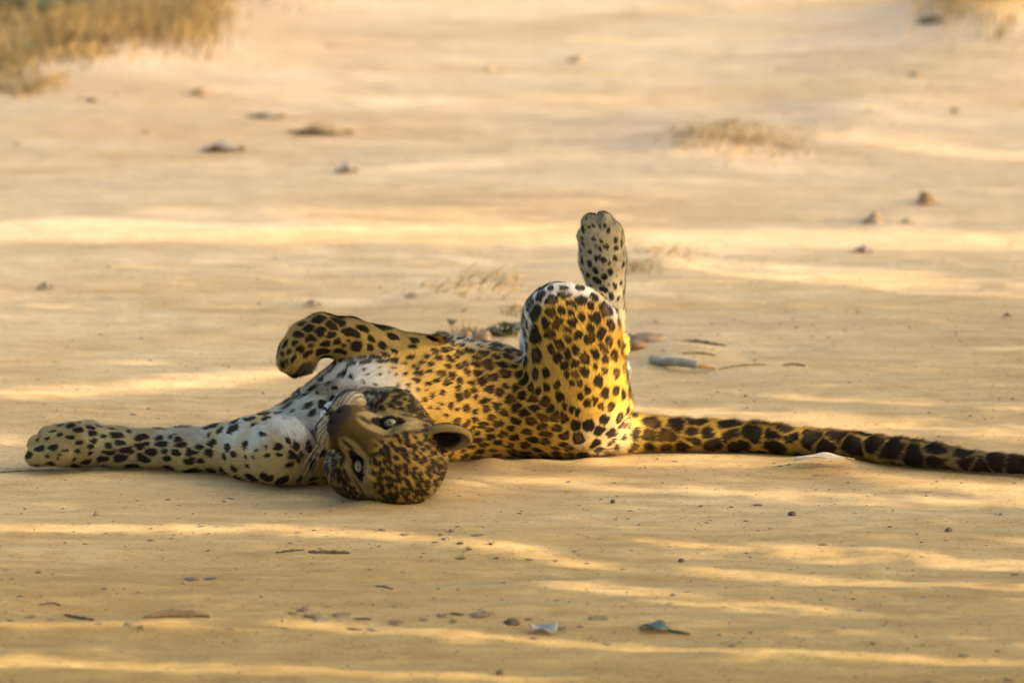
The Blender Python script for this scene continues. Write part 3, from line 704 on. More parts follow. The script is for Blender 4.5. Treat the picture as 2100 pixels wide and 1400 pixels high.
def poly_y(pl, u):
    xs_ = np.array([p[0] for p in pl], float); ys_ = np.array([p[1] for p in pl], float)
    y = np.interp(u, xs_, ys_)
    m = np.ones_like(u)
    if xs_[0] > 0: m *= sst(xs_[0] - 140, xs_[0] + 40, u)
    if xs_[-1] < 2100: m *= sst(xs_[-1] + 140, xs_[-1] - 40, u)
    return y, m
def sunlit(u, v):
    L = 0.02 + 0.20 * sst(440, 200, v) * np.exp(-((u - 950) / 750) ** 2) + 0.30 * sst(750, 500, v) * sst(200, 600, u)
    L = L + 0.18 * sst(1150, 1000, v) * sst(800, 1500, u) * sst(820, 960, v)
    wv = v + 6 * noise(np.c_[u / 260, v / 40, u * 0], 41)
    for pl, hw, st in BANDS:
        y, m = poly_y(pl, u)
        hw_ = hw + 3
        L = np.maximum(L, st * m * sst(hw_ * 1.2, hw_ * 0.85, np.abs(wv - y)))
    return np.clip(L, 0, 1)
NLF = 58000
gx = RNG.uniform(-2.3, 2.3, NLF * 2); gy = RNG.uniform(-2.5, 8.5, NLF * 2)
gp = np.stack([gx, gy, gx * 0], 1); qq = gp - CAM; zq = qq @ FW
gu = 1050 + FPX * (qq @ RT) / zq; gv = 700 - FPX * (qq @ UP) / zq
pl_ = sunlit(np.clip(gu, -200, 2300), gv)
keepm = RNG.random(len(gx)) < (1 - pl_) ** 1.4
gp = gp[keepm]
tt_ = np.where(gp[:, 1] > 2.0, RNG.uniform(8.5, 11, len(gp)), np.where(gp[:, 1] < -0.45, RNG.uniform(3.0, 4.0, len(gp)), RNG.uniform(4.0, 5.6, len(gp))))
tt_ = np.maximum(tt_, (2.1 - gp[:, 0]) / SUN[0])      # keep the branches off the track
lp = gp + SUN * tt_[:, None]
# the sun reaches the raised thigh, rump and the flank above the tail
lit = [(W(1165, 690, yk), 100), (W(1190, 780, yk), 96), (W(1215, 860, YR - 40 * px), 70), (W(1100, 830, YT), 62), (W(1120, 610, yk), 70), (W(1030, 760, YT), 50), (G(1690, 945, 10), 60)]
ok = np.ones(len(lp), bool)
for c, r in lit:
    dv = lp - c; al = dv @ SUN; pr = np.sqrt(np.maximum((dv * dv).sum(1) - al * al, 0)); ok &= ~((pr < r * S) & (RNG.random(len(lp)) < 0.93))
lp = lp[ok]
# shade over the head, chest and forelegs
extra = []
for c, r, m_ in [(H(0, 0, 30), 125, 60), (W(700, 800, YC), 120, 60), (G(470, 915, 45), 70, 35), (G(300, 915, 45), 60, 28), (G(150, 912, 45), 70, 35), (W(680, 700, ya), 80, 40), (W(600, 730, ya), 60, 26), (W(1232, 520, yf), 70, 44), (W(850, 800, YT), 80, 34), (G(1900, 935, 25), 80, 30), (G(2080, 950, 20), 80, 30)]:
    a1 = np.cross(SUN, [0, 0, 1]); a1 /= np.linalg.norm(a1); a2 = np.cross(a1, SUN)
    n_ = int(m_ * 1.1)
    for _ in range(n_):
        rr_ = r * S * math.sqrt(random.random()); an = random.random() * 6.283
        extra.append(c + a1 * rr_ * math.cos(an) + a2 * rr_ * math.sin(an) + SUN * random.uniform(4.2, 6.2))
lp = np.concatenate([lp, np.array(extra)])
nlow = len(lp)
m_leaf = noisy_mat("tree_leaf", (0.045, 0.075, 0.02), (0.09, 0.11, 0.03), 8, 0.6, 0.1)
m_leaf.node_tree.nodes["Principled BSDF"].inputs['Transmission Weight'].default_value = 0.0
m_bark = noisy_mat("tree_bark", (0.10, 0.07, 0.045), (0.20, 0.15, 0.10), 12, 0.9, 0.8, (3, 3, 0.5))
trunk_rows = [1440, 1235, 1045, 760, 640, 400, 240, 110]
bases = []
for v_ in trunk_rows:
    g = G(1050, v_); tx = (4.0 if g[1] < -0.5 else 5.3 if g[1] < 2.0 else 9.2) + random.uniform(-.3, .3)
    bases.append((tx, g[1] + (tx - g[0]) * math.tan(SUN_AZ)))
bases = np.array(bases)
# upper crowns, above the rays that reach the picture
up_n = 9000
bi = RNG.integers(0, len(bases), up_n)
cl = RNG.normal(0, 1, (up_n, 3)) * np.array([.55, .55, .45])
up = np.c_[bases[bi, 0] + .3, bases[bi, 1], 4.1 + (bases[bi, 0] - 5.3) * .42] + cl * (0.6 + 0.5 * hash3(bi, bi * 3, bi * 0)[:, None])
xg = up[:, 0] - up[:, 2] / math.tan(SUN_EL)
up = up[xg < -2.5]
lp = np.concatenate([lp, up])
own = np.argmin(np.abs(lp[:, 1][:, None] - bases[:, 1][None]), 1)
labels = ["leafy tree nearest the camera, right of the track", "slim tree right of the track, level with the fallen twigs", "slim tree right of the track, level with the leopard's head",
          "tree right of the track, level with the pale stick", "tree right of the track, just beyond the raised hind leg", "tree right of the track, level with the brown stone", "tree right of the track, level with the dry grass wisp",
          "farthest tree right of the track, by the dry grass verge"]
for k, (bx_, by_) in enumerate(bases):
    root = empty("tree", (bx_, by_, 0)); tag(root, labels[k], "tree", "trees along the right side of the track")
    pts = [(0.06 * math.sin(z * 1.3 + k), 0.03 * math.sin(z * 1.7 + 2 * k), z) for z in np.linspace(-0.1, 4.3 + (bx_ - 5.3) * .42, 12)]
    V, Fq = tube(pts, [0.045 * (1 - z / 6.5) for z in np.linspace(0, 4.3, 12)], 10)
    tr = poly_mesh("trunk", V, Fq, m_bark, root)
    for j in range(5):
        z0 = 2.1 + 0.45 * j + (bx_ - 5.3) * .36; an = j * 2.4 + k
        pb = [(0.06 * math.sin(z0 * 1.3 + k) + math.cos(an) * q_ * 0.7, 0.03 * math.sin(z0 * 1.7 + 2 * k) + math.sin(an) * q_ * 0.35, z0 + 0.6 * q_) for q_ in np.linspace(0, 1, 5)]
        poly_mesh("branch", *tube(pb, [0.016, 0.013, 0.01, 0.007, 0.003], 6), m_bark, root)
    me_ = lp[own == k] - np.array([bx_, by_, 0]); n_ = len(me_)
    d1 = RNG.normal(0, 1, (n_, 3)); d1 /= np.linalg.norm(d1, axis=1)[:, None]
    nn = SUN + 0.55 * RNG.normal(0, 1, (n_, 3)); nn /= np.linalg.norm(nn, axis=1)[:, None]
    d1 -= nn * (d1 * nn).sum(1)[:, None]; d1 /= np.linalg.norm(d1, axis=1)[:, None]; d2 = np.cross(nn, d1)
    L_ = RNG.uniform(.024, .038, n_)[:, None]; w_ = L_ * 0.42
    V = np.stack([me_ - d1 * L_, me_ + d2 * w_ - d1 * L_ * .1, me_ + d1 * L_ + nn * L_ * .1, me_ - d2 * w_ - d1 * L_ * .1], 1).reshape(-1, 3)
    tag(mesh_np("leaves", V, np.arange(4 * n_).reshape(-1, 4), m_leaf, root, False), kind='stuff')

root = empty("tree", (-4.4, -4.6, 0)); tag(root, "unseen leafy tree added left of the track to shade its near end", "tree")  # added out of view: its crown blocks sky over near sand and leopard
pts = [(0.10 * math.sin(z), 0.06 * math.sin(z * 1.4), z) for z in np.linspace(-.1, 4.2, 12)]
poly_mesh("trunk", *tube(pts, [0.14 * (1 - z / 8) for z in np.linspace(0, 4.3, 12)], 12), m_bark, root)
for j in range(7):
    an = -0.9 + 0.3 * j; pb = [(math.cos(an) * q_ * (6.0 - .3 * j), math.sin(an) * q_ * 2.6, 2.6 + 1.3 * q_ ** .7 + .1 * math.sin(q_ * 9)) for q_ in np.linspace(0, 1, 9)]
    poly_mesh("branch", *tube(pb, list(np.linspace(.05, .008, 9)), 7), m_bark, root)
cn = 120; cc_ = np.c_[RNG.uniform(-.6, 8.0, cn), RNG.uniform(-2.0, 2.7, cn), RNG.uniform(3.1, 4.5, cn)]
ci = RNG.integers(0, cn, 42000); me_ = cc_[ci] + RNG.normal(0, 1, (42000, 3)) * np.array([.38, .32, .16]); n_ = len(me_)
d1 = RNG.normal(0, 1, (n_, 3)); d1 /= np.linalg.norm(d1, axis=1)[:, None]; nn = RNG.normal(0, .6, (n_, 3)) + np.array([0, 0, 1]); nn /= np.linalg.norm(nn, axis=1)[:, None]
d1 -= nn * (d1 * nn).sum(1)[:, None]; d1 /= np.linalg.norm(d1, axis=1)[:, None]; d2 = np.cross(nn, d1); L_ = RNG.uniform(.04, .065, n_)[:, None]; w_ = L_ * .45
V = np.stack([me_ - d1 * L_, me_ + d2 * w_, me_ + d1 * L_ + nn * L_ * .1, me_ - d2 * w_], 1).reshape(-1, 3)
tag(mesh_np("leaves", V, np.arange(4 * n_).reshape(-1, 4), m_leaf, root, False), kind='stuff')

# ------------------------------------------------------------------ stones, clods, twigs, leaves, grass
def gz(x, y): return float(hgt(x, y)[0])
m_stone = noisy_mat("brown_stone", (0.16, 0.10, 0.045), (0.30, 0.20, 0.10), 30, 0.9, 0.8)
m_clod = noisy_mat("dry_clod", (0.30, 0.20, 0.10), (0.44, 0.31, 0.17), 40, 0.95, 1.0)
m_dark = noisy_mat("dark_litter", (0.05, 0.035, 0.02), (0.12, 0.08, 0.045), 60, 0.9, 0.8)
m_litter = noisy_mat("brown_litter", (0.12, 0.08, 0.04), (0.26, 0.18, 0.095), 30, 0.95, 0.8)
m_twig = noisy_mat("twig_bark", (0.09, 0.06, 0.035), (0.20, 0.14, 0.08), 70, 0.85, 0.8, (1, 1, 1))
m_redbark = noisy_mat("red_brown_bark", (0.11, 0.065, 0.03), (0.20, 0.12, 0.06), 70, 0.85, 0.9)
m_pale = noisy_mat("bleached_wood", (0.12, 0.118, 0.09), (0.24, 0.215, 0.15), 50, 0.7, 0.6)
m_paleleaf = noisy_mat("pale_leaf", (0.13, 0.145, 0.125), (0.20, 0.205, 0.165), 60, 0.6, 0.3)
m_greenleaf = noisy_mat("dark_green_leaf", (0.035, 0.045, 0.025), (0.07, 0.08, 0.035), 60, 0.5, 0.3)
m_deadleaf = noisy_mat("dead_leaf", (0.19, 0.105, 0.035), (0.32, 0.19, 0.07), 50, 0.75, 0.5)
m_greyleaf = noisy_mat("grey_leaf", (0.20, 0.145, 0.085), (0.30, 0.22, 0.13), 50, 0.75, 0.5)
m_straw = noisy_mat("dry_grass", (0.19, 0.12, 0.035), (0.38, 0.25, 0.085), 6, 0.8, 0.0)
m_green = noisy_mat("low_green_plant", (0.07, 0.075, 0.03), (0.17, 0.16, 0.065), 20, 0.6, 0.1)

def rock(name, u, v, w, h, mat, label, cat, seed, d=None, sharp=0.25, sub=3, group=None, lean=0):
    import bmesh
    g = ground_at(u, v); k = (g[1] + 11.74) / 11.74; w *= S * k; h *= S * k; d = (d * S * k) if d else w * 0.9
    bm = bmesh.new(); bmesh.ops.create_icosphere(bm, subdivisions=sub, radius=1)
    P = np.array([q.co[:] for q in bm.verts])
    r = 1 + sharp * noise(P * 1.4 + seed * 7.7, seed) + sharp * 0.4 * noise(P * 3.6 + seed, seed + 3)
    P = P * r[:, None] * np.array([w / 2, d / 2, h * 0.62]); P[:, 0] += lean * P[:, 2]
    P[:, 2] += h * 0.34
    for q, p in zip(bm.verts, P): q.co = p
    me = bpy.data.meshes.new(name); bm.to_mesh(me); bm.free(); me.materials.append(mat)
    me.polygons.foreach_set("use_smooth", [sub > 2] * len(me.polygons))
    o = bpy.data.objects.new(name, me); C.objects.link(o); o.location = (g[0], g[1] + d * 0.3, g[2]); tag(o, label, cat, group); return o
rock("stone", 1900, 420, 36, 26, m_stone, "rounded brown stone standing alone on the sand, upper right of the track", "stone", 1)
# wedge clod with a steep left face
def wedge(u, v, w, h, mat, label):
    g = ground_at(u, v); k = (g[1] + 11.74) / 11.74 * S; w *= k; h *= k
    V = [(-w / 2, 0, 0), (-w * .1, -.03, 0), (w * .12, -.035, 0), (w / 2, -.01, 0), (w * .2, .08, 0), (-w * .25, .07, 0), (w * .05, 0.01, h), (w * .12, 0.05, h * .75), (-w * .1, .03, h * .55), (w * .3, .03, h * .3)]
    import bmesh
    bm = bmesh.new(); [bm.verts.new(q) for q in V]; bmesh.ops.convex_hull(bm, input=list(bm.verts))
    bmesh.ops.subdivide_edges(bm, edges=list(bm.edges), cuts=2, use_grid_fill=True)
    for q in bm.verts:
        if q.co.z > 0.001:
            n_ = noise(np.array([q.co[:]]) * 40, 3)[0]; q.co.z += n_ * .0025; q.co.x += n_ * .002
    me = bpy.data.meshes.new("clod"); bm.to_mesh(me); bm.free(); me.materials.append(mat)
    o = bpy.data.objects.new("clod", me); C.objects.link(o); o.location = g - np.array([0, 0, .004]); tag(o, label, "clod")
wedge(1792, 457, 62, 26, m_stone, "pointed clod of dry earth with steep shaded left face, below the brown stone")
wedge(1858, 458, 60, 9, m_stone, "low flat clod of earth just right of the pointed clod")
rock("stone", 1185, 128, 34, 12, m_stone, "small brown stone near the top middle of the track", "stone", 2)
rock("stone", 410, 196, 32, 15, m_stone, "small tan stone left of the curled leaves, near the grassy verge", "stone", 3)
rock("stone", 1960, 232, 18, 12, m_stone, "tiny stone at the far right beyond the standing brown stone", "stone", 4)
rock("stone", 1880, 157, 28, 9, m_stone, "flat little stone at the far right below the dry grass tuft", "stone", 5)
rock("stone", 1915, 48, 60, 14, m_dark, "dark flat stone beside the dry grass in the top right corner", "stone", 6, d=70)
rock("stone", 1005, 145, 22, 7, m_clod, "faint tan pebble left of the small brown stone on the far track", "stone", 8)
rock("clod", 1330, 704, 70, 20, m_litter, "brown earth clod at the left end of the pale stick", "clod", 9, d=60)
rock("clod", 1300, 716, 52, 18, m_redbark, "reddish earth lump beside the leopard's rump, left of the brown clod", "clod", 10, d=40)
rock("stone", 957, 700, 26, 20, m_stone, "rounded brown stone behind the leopard's belly, left of the two", "stone", 11)
rock("stone", 994, 700, 30, 22, m_stone, "rounded brown stone behind the leopard's belly, right of the two", "stone", 12)
rock("stone", 1027, 1383, 20, 12, m_dark, "dark round pebble alone at the bottom edge, middle of the picture", "pebble", 13)
rock("stone", 1050, 1281, 34, 13, m_dark, "dark flat pebble just left of the pale bluish leaf", "pebble", 14)
rock("stone", 1257, 1032, 11, 9, m_dark, "black pebble on the sand below the leopard's rump", "pebble", 15)
rock("stone", 1625, 1057, 16, 8, m_dark, "dark pebble on the bright sand below the tail", "pebble", 16)
rock("stone", 1945, 1090, 15, 8, m_dark, "dark pebble at the right, below the thin end of the tail", "pebble", 17)
rock("stone", 1397, 1152, 12, 8, m_dark, "dark pebble above the long sunlit streak, right of centre", "pebble", 18)

def grow(pts_uv, rads, name, mat, label, cat, lift=0.8, group=None, n=7, parent=None, zoff=0.0):
    P = [ground_at(u, v) for u, v in pts_uv]
    c = P[0].copy(); fine = []; R_ = []
    Q = catmull([tuple(p) for p in P], 6) if len(P) > 2 else np.array([P[0] + (P[1] - P[0]) * s_ for s_ in np.linspace(0, 1, 9)])
    rr_ = np.interp(np.linspace(0, 1, len(Q)), np.linspace(0, 1, len(rads)), rads) * S
    for i, q_ in enumerate(Q):
        r = max(rr_[i] * (1 + (0.25 if max(rads) < 6 else 0.06) * math.sin(i * 2.3 + pts_uv[0][0])), 0.0006)
        base = max(gz(q_[0], q_[1]), q_[2] - 0.01)
        fine.append((q_[0] - c[0], q_[1] - c[1] + 0.0006 * math.sin(i * 1.7), base + r * lift + zoff - c[2])); R_.append(r)
    o = poly_mesh(name, *tube(fine, R_, n), mat, parent); 
    if not parent: o.location = c
    if label: tag(o, label, cat, group)
    return o
grow([(632, 1133), (675, 1134), (716, 1135)], [2.5, 3.6, 3.0], "twig", m_dark, "short straight dark twig on the sand below the leopard's head", "twig")
grow([(566, 1134), (600, 1130), (622, 1127)], [1.5, 2.6, 1.2], "twig", m_dark, "small forked dark twig left of the straight dark twig", "twig")
grow([(295, 1268), (340, 1264), (395, 1264), (432, 1266)], [2.5, 7.5, 7.0, 2.5], "bark_strip", m_redbark, "reddish brown strip of bark lying at the lower left", "bark")
grow([(134, 1262), (160, 1267), (193, 1272)], [2.2, 3.0, 2.0], "twig", m_dark, "thin dark twig left of the reddish bark strip", "twig")
grow([(80, 1240), (108, 1236), (124, 1243)], [1.2, 2.0, 1.2], "twig", m_twig, "small bent twig at the lower left above the thin dark twig", "twig")
grow([(0, 969), (60, 966), (150, 965), (215, 967)], [1.6, 2.2, 2.2, 1.0], "twig", m_twig, "long thin twig lying under the leopard's stretched front paw", "twig")
grow([(770, 1202), (790, 1204), (806, 1208)], [1.2, 2.2, 1.0], "twig", m_dark, "tiny twig right of the straight dark twig, further down", "twig")
grow([(1335, 739), (1380, 738), (1432, 744)], [9, 10.5, 9.5], "stick", m_pale, "thick pale grey bleached stick behind the leopard's tail root", "stick")
grow([(1428, 742), (1448, 744), (1468, 746)], [7, 6, 2], "stick", m_deadleaf, "tan broken piece at the right end of the pale stick", "stick")
grow([(1380, 706), (1420, 704), (1462, 708), (1490, 711)], [2.0, 4.5, 3.5, 1.5], "twig", m_twig, "knobbly brown twig behind the pale stick", "twig")
grow([(1400, 724), (1440, 726), (1466, 729)], [1.5, 2.5, 1.2], "twig", m_twig, "short thin twig between the pale stick and the knobbly twig", "twig")
grow([(1475, 747), (1520, 748), (1572, 747)], [1.2, 2.4, 1.5], "twig", m_twig, "thin twig to the right of the pale stick's broken end", "twig")
grow([(1606, 747), (1630, 745), (1652, 746)], [1.5, 2.6, 1.6], "twig", m_twig, "short twig lying alone furthest right behind the tail", "twig")
grow([(870, 695), (905, 690), (935, 693)], [2, 4, 2], "twig", m_dark, "dark twig on the sand behind the folded foreleg", "twig")
grow([(1005, 681), (1018, 683), (1030, 683)], [1.5, 3, 1.5], "twig", m_dark, "little dark twig above the two brown stones behind the belly", "twig")
grow([(1280, 690), (1290, 688), (1300, 690)], [1.5, 2.4, 1.2], "twig", m_dark, "tiny dark twig touching the leopard's rump", "twig")

def leaf(u, v, L, wd_, ang, mat, label, curl=0.15, cat="leaf", stem=0.0, zc_=0.15):
    g = ground_at(u, v); k = (g[1] + 11.74) / 11.74 * S; L *= k; wd_ *= k
    V = []; Fq = []; nu_, nv_ = 14, 6
    root = np.array([0.0, 0, 0])
    for top in (1, 0):
        for i in range(nu_ + 1):
            s_ = i / nu_; hw = wd_ / 2 * (math.sin(math.pi * min(s_ ** 0.8, 1)) ** 0.8 + 0.03) 
            for j in range(nv_ + 1):
                q_ = (j / nv_ - .5) * 2
                z = zc_ * L * math.sin(math.pi * s_) + abs(q_) ** 1.5 * hw * curl * 2 + 0.003 + (0.0004 if top else -0.0004) + 0.06 * wd_ * math.sin(s_ * 11 + q_ * 2)
                V.append(((s_ - .5) * L, q_ * hw, z))
    n1_ = (nu_ + 1) * (nv_ + 1)
    for t_ in (0, 1):
        for i in range(nu_):
            for j in range(nv_):
                a = t_ * n1_ + i * (nv_ + 1) + j; f = (a, a + nv_ + 1, a + nv_ + 2, a + 1); Fq.append(f if t_ == 0 else f[::-1])
    for i in range(nu_):
        for j in (0, nv_):
            a = i * (nv_ + 1) + j; Fq.append((a, a + nv_ + 1, a + nv_ + 1 + n1_, a + n1_))
    o = poly_mesh("leaf", V, Fq, mat); o.location = g; o.rotation_euler = (0, 0, ang); tag(o, label, cat)
    if stem:
        pts = [(L * .48, 0, 0.003), (L * .7, -L * .03, 0.004), (L * (0.5 + stem), -L * .08, 0.003)]
        poly_mesh("stem", *tube(pts, [wd_ * .09, wd_ * .07, wd_ * .05], 6), mat, o)
    return o
leaf(1117, 1296, 62, 62, math.radians(-62), m_paleleaf, "pale bluish dry leaf lying at the bottom middle", cat="leaf", zc_=0.06)
m_cream = noisy_mat("cream_sliver", (0.36, 0.26, 0.15), (0.46, 0.34, 0.20), 30, 0.8, 0.5)
leaf(1690, 945, 125, 40, -0.02, m_cream, "cream coloured curled husk lying on the sand against the middle of the tail", curl=.05, cat="sliver", zc_=0.05)  # thin cream curved sheet laid on the low sand mound
leaf(1345, 1294, 75, 48, math.radians(-25), m_greenleaf, "dark green narrow leaf with a long stalk, lower right of centre", stem=.55, zc_=0.07)
leaf(657, 275, 140, 70, 0.1, m_deadleaf, "brown arched dead leaf on the far track, upper left", curl=.05, zc_=0.06)
leaf(545, 240, 80, 50, 0.0, m_greyleaf, "greyish dead leaf lying above and left of the arched brown leaf", curl=.05, zc_=0.02)
leaf(458, 308, 95, 60, 0.0, m_greyleaf, "flat faded leaf on the far track below the greyish dead leaf", curl=.1, zc_=0.03)
leaf(712, 353, 44, 60, 0.0, m_greyleaf, "small flat brown leaf on the track below the arched leaf", curl=.1, zc_=0.08)
leaf(928, 668, 16, 20, 1.0, m_twig, "tiny upright curled leaf behind the leopard's belly", zc_=0.5)
leaf(640, 628, 34, 30, 0, m_greyleaf, "little dead leaf on the sand above the hanging front paw", zc_=.1)
leaf(92, 592, 30, 30, 0, m_greyleaf, "little dead leaf alone on the sand at the far left", zc_=.14)
leaf(1770, 518, 40, 40, -.2, m_greyleaf, "thin dead leaf on the bright sand below the pointed clod", zc_=.06)
leaf(2065, 652, 20, 20, -.2, m_dark, "small dark leaf at the right edge, half way up", zc_=.1)

# litter: loose crumbs of bark and leaf, each its own small object
crumb_mesh = []
import bmesh
for k in range(6):
    bm = bmesh.new(); bmesh.ops.create_icosphere(bm, subdivisions=2, radius=1)
    P = np.array([q.co[:] for q in bm.verts]); r = 1 + 0.5 * noise(P * 1.6 + k * 9, k) + 0.25 * noise(P * 4 + k, k + 9)
    P *= r[:, None]
    for q, p in zip(bm.verts, P): q.co = p
    me = bpy.data.meshes.new("crumb"); bm.to_mesh(me); bm.free(); crumb_mesh.append(me)
CR = {}
def crumb(u, v, a, b_, c_, kind, rz=None):
    m = {'dark': m_litter, 'stone': m_stone, 'twig': m_twig}[kind]
    key = (random.randrange(6), kind)
    if key not in CR: me = crumb_mesh[key[0]].copy(); me.materials.append(m); CR[key] = me
    g = ground_at(u, v); k = (g[1] + 11.74) / 11.74 * S
    o = bpy.data.objects.new("crumb" , CR[key]); C.objects.link(o)
    o.scale = (a * k / 2.1, b_ * k / 2.6, c_ * k / 2.6); o.location = g + np.array([0, 0, c_ * k * .08]); o.rotation_euler = (random.uniform(-.2, .2), random.uniform(-.2, .2), random.uniform(-.5, .5) if rz is None else rz)
    return o
def clutter(spots, kind, label, group, cat="litter"):
    for (u, v, a, c_) in spots: tag(crumb(u, v, a, a * random.uniform(.6, 1.5), c_, kind), label, cat, group)
clutter([(345, 1024, 12, 4), (460, 1028, 10, 4), (475, 1022, 18, 3), (617, 1053, 7, 4), (785, 1087, 14, 7), (830, 1096, 20, 6), (645, 1087, 9, 4), (613, 1091, 14, 4), (596, 1114, 9, 6), (655, 1125, 10, 5)], 'dark',
        "dark crumb of bark scattered on the sand below the leopard's shoulder and head", "crumbs below the head")
clutter([(905, 1098, 14, 14), (925, 1090, 12, 12), (915, 1106, 20, 8), (945, 1113, 14, 6), (980, 1097, 26, 6), (962, 1126, 12, 9), (1008, 1115, 14, 9), (945, 1143, 22, 5), (1018, 1144, 14, 6), (940, 1080, 8, 6), (895, 1112, 18, 6),
         (1085, 1147, 18, 4), (1066, 1053, 8, 5), (1140, 1150, 14, 5), (1178, 1130, 8, 4)], 'dark', "dark crumb of leaf litter in the scatter right below the leopard's head", "litter patch below the head")
clutter([(395, 1188, 30, 11), (430, 1186, 28, 6), (80, 1174, 14, 6), (108, 1178, 8, 4), (255, 1206, 8, 4), (282, 1215, 14, 5), (215, 1207, 12, 3), (310, 1108, 16, 6)], 'twig', "faint brown crumb on the shaded sand at the lower left", "crumbs at the lower left")
clutter([(60, 1264, 26, 6), (106, 1270, 20, 5), (205, 1278, 16, 5), (262, 1279, 24, 5), (288, 1284, 16, 4), (20, 1272, 16, 4)], 'dark', "dark crumb beside the reddish bark strip at the lower left", "crumbs round the bark strip")
clutter([(600, 1258, 22, 10), (622, 1252, 24, 16), (640, 1262, 30, 12), (662, 1272, 34, 9), (700, 1262, 46, 6), (745, 1268, 40, 5), (580, 1273, 10, 6), (730, 1288, 30, 4), (770, 1290, 24, 4), (820, 1275, 40, 8), (870, 1270, 22, 5), (930, 1274, 14, 10),
         (980, 1262, 40, 12), (940, 1258, 30, 6), (905, 1262, 26, 7), (1000, 1256, 30, 6), (1082, 1270, 22, 6), (1150, 1287, 30, 6), (1190, 1285, 16, 8), (1225, 1270, 50, 5), (1260, 1296, 9, 4), (1095, 1309, 26, 8), (1220, 1314, 12, 6), (1248, 1320, 14, 6)],
        'dark', "dark lump of leaf litter in the line along the near wheel rut", "litter line along the near rut")
clutter([(1435, 1038, 14, 5), (1555, 1036, 20, 7), (1500, 1040, 12, 4), (1450, 1072, 9, 4), (1265, 1018, 9, 4), (1530, 1068, 10, 3), (1825, 1080, 9, 4), (1890, 1112, 8, 4), (1690, 1118, 22, 6), (1750, 1228, 9, 5), (1475, 1302, 11, 6), (1500, 1324, 18, 5), (1525, 1308, 8, 5),
         (1540, 1296, 10, 4), (1790, 1320, 14, 7), (1860, 1330, 9, 5), (2045, 1335, 16, 5), (1975, 1345, 26, 8), (2070, 1393, 26, 6), (1905, 1398, 16, 6), (2080, 1178, 18, 6), (1580, 1084, 8, 4), (1310, 1076, 8, 4)], 'twig',
        "small brown crumb scattered over the sand at the lower right", "crumbs at the lower right")
clutter([(1530, 812, 10, 6), (1533, 836, 8, 4), (1385, 946, 9, 5), (1600, 956, 12, 5), (1590, 950, 10, 6), (1675, 975, 14, 5), (1350, 940, 7, 3), (1548, 740, 9, 6), (1546, 722, 6, 4), (1632, 672, 14, 4), (1600, 666, 10, 4), (1733, 678, 8, 5), (1400, 630, 14, 4),
         (1345, 660, 14, 5), (275, 850, 14, 4), (305, 838, 8, 3), (830, 690, 8, 4), (1990, 852, 8, 4), (1260, 990, 8, 3), (1340, 820, 8, 3), (1700, 692, 8, 4), (1545, 552, 10, 5), (300, 270, 14, 6), (350, 325, 12, 5), (35, 295, 14, 6), (680, 96, 30, 8), (780, 590, 12, 5),
         (845, 605, 26, 7), (190, 205, 20, 9), (235, 197, 18, 6), (1785, 230, 26, 7), (1600, 140, 12, 5)], 'stone', "small brown crumb lying on the open sand around the leopard and up the track", "crumbs on the open track")
# grit too fine to count
gn = 2600
uu = RNG.uniform(-100, 2200, gn); vv = 1400 - (RNG.random(gn) ** 1.3) * 900
Vg = []; Fg = []
oc = np.array([(1, 0, 0), (-1, 0, 0), (0, 1, 0), (0, -1, 0), (0, 0, 1), (0, 0, -.5)]); of = np.array([(0, 2, 4), (2, 1, 4), (1, 3, 4), (3, 0, 4), (2, 0, 5), (1, 2, 5), (3, 1, 5), (0, 3, 5)])
GP = np.array([G(a_, b_) for a_, b_ in zip(uu, vv)]); GP[:, 2] = hgt(GP[:, 0], GP[:, 1])
for i in range(gn):
    r = random.uniform(.0006, .0022) if random.random() < .93 else random.uniform(.002, .0036)
    Vg.append(GP[i] + oc * r * RNG.uniform(.6, 1.5, (6, 1)) * np.array([random.uniform(.8, 2.2), 1, .7])); Fg.append(of + 6 * i)
tag(mesh_np("grit", np.concatenate(Vg), np.concatenate(Fg), m_twig, None, False), kind='stuff', label="fine brown grit scattered over the sandy track")

def grass(name, spots, mat, label, kind, lean=(0.3, 0), cat="grass"):
    """spots: (x, y, spread_x, spread_y, count, height)"""
    V = []; F_ = []
    X_ = []; Y_ = []; Hh = []
    for (x, y, sx, sy, cnt, hh) in spots:
        X_.append(RNG.normal(x, sx, cnt)); Y_.append(RNG.normal(y, sy, cnt)); Hh.append(hh * RNG.uniform(.4, 1.2, cnt))
    X_ = np.concatenate(X_); Y_ = np.concatenate(Y_); Hh = np.concatenate(Hh); n_ = len(X_); Zg = hgt(X_, Y_) - .003
    an = RNG.uniform(0, 6.283, n_); l_ = RNG.uniform(.2, 1.3, n_); dx = np.cos(an) * l_ * Hh * .6 + lean[0] * Hh; dy = np.sin(an) * l_ * Hh * .6 + lean[1] * Hh
    w_ = RNG.uniform(.0014, .0034, n_); side_ = np.c_[-np.sin(an) * w_, np.cos(an) * w_, w_ * 0]
    for k_ in range(4):
        q_ = k_ / 3; c_ = np.c_[X_ + dx * q_ ** 1.8, Y_ + dy * q_ ** 1.8, Zg + Hh * (q_ - .25 * q_ * q_ * l_)]; ww = 1 - q_ * .92
        V += [c_ + side_ * ww, c_ - side_ * ww]
    V = np.stack(V, 1).reshape(-1, 3); b0 = (np.arange(n_) * 8)[:, None]
    F_ = np.concatenate([b0 + np.array([[2 * k_, 2 * k_ + 1, 2 * k_ + 3, 2 * k_ + 2]]) for k_ in range(3)])
    o = mesh_np(name, V, F_, mat, None, False); tag(o, label, cat if kind is None else None, kind=kind); return o
def gsp(u, v, su, sd, cnt, h): p = G(u, v); k = (p[1] + 11.74) / 11.74 * S; return (p[0], p[1], su * k, sd, cnt, h * k)
verge = [gsp(random.uniform(-250, 400), random.uniform(-60, 112), 44, .16, 90, random.uniform(26, 62)) for _ in range(330)]
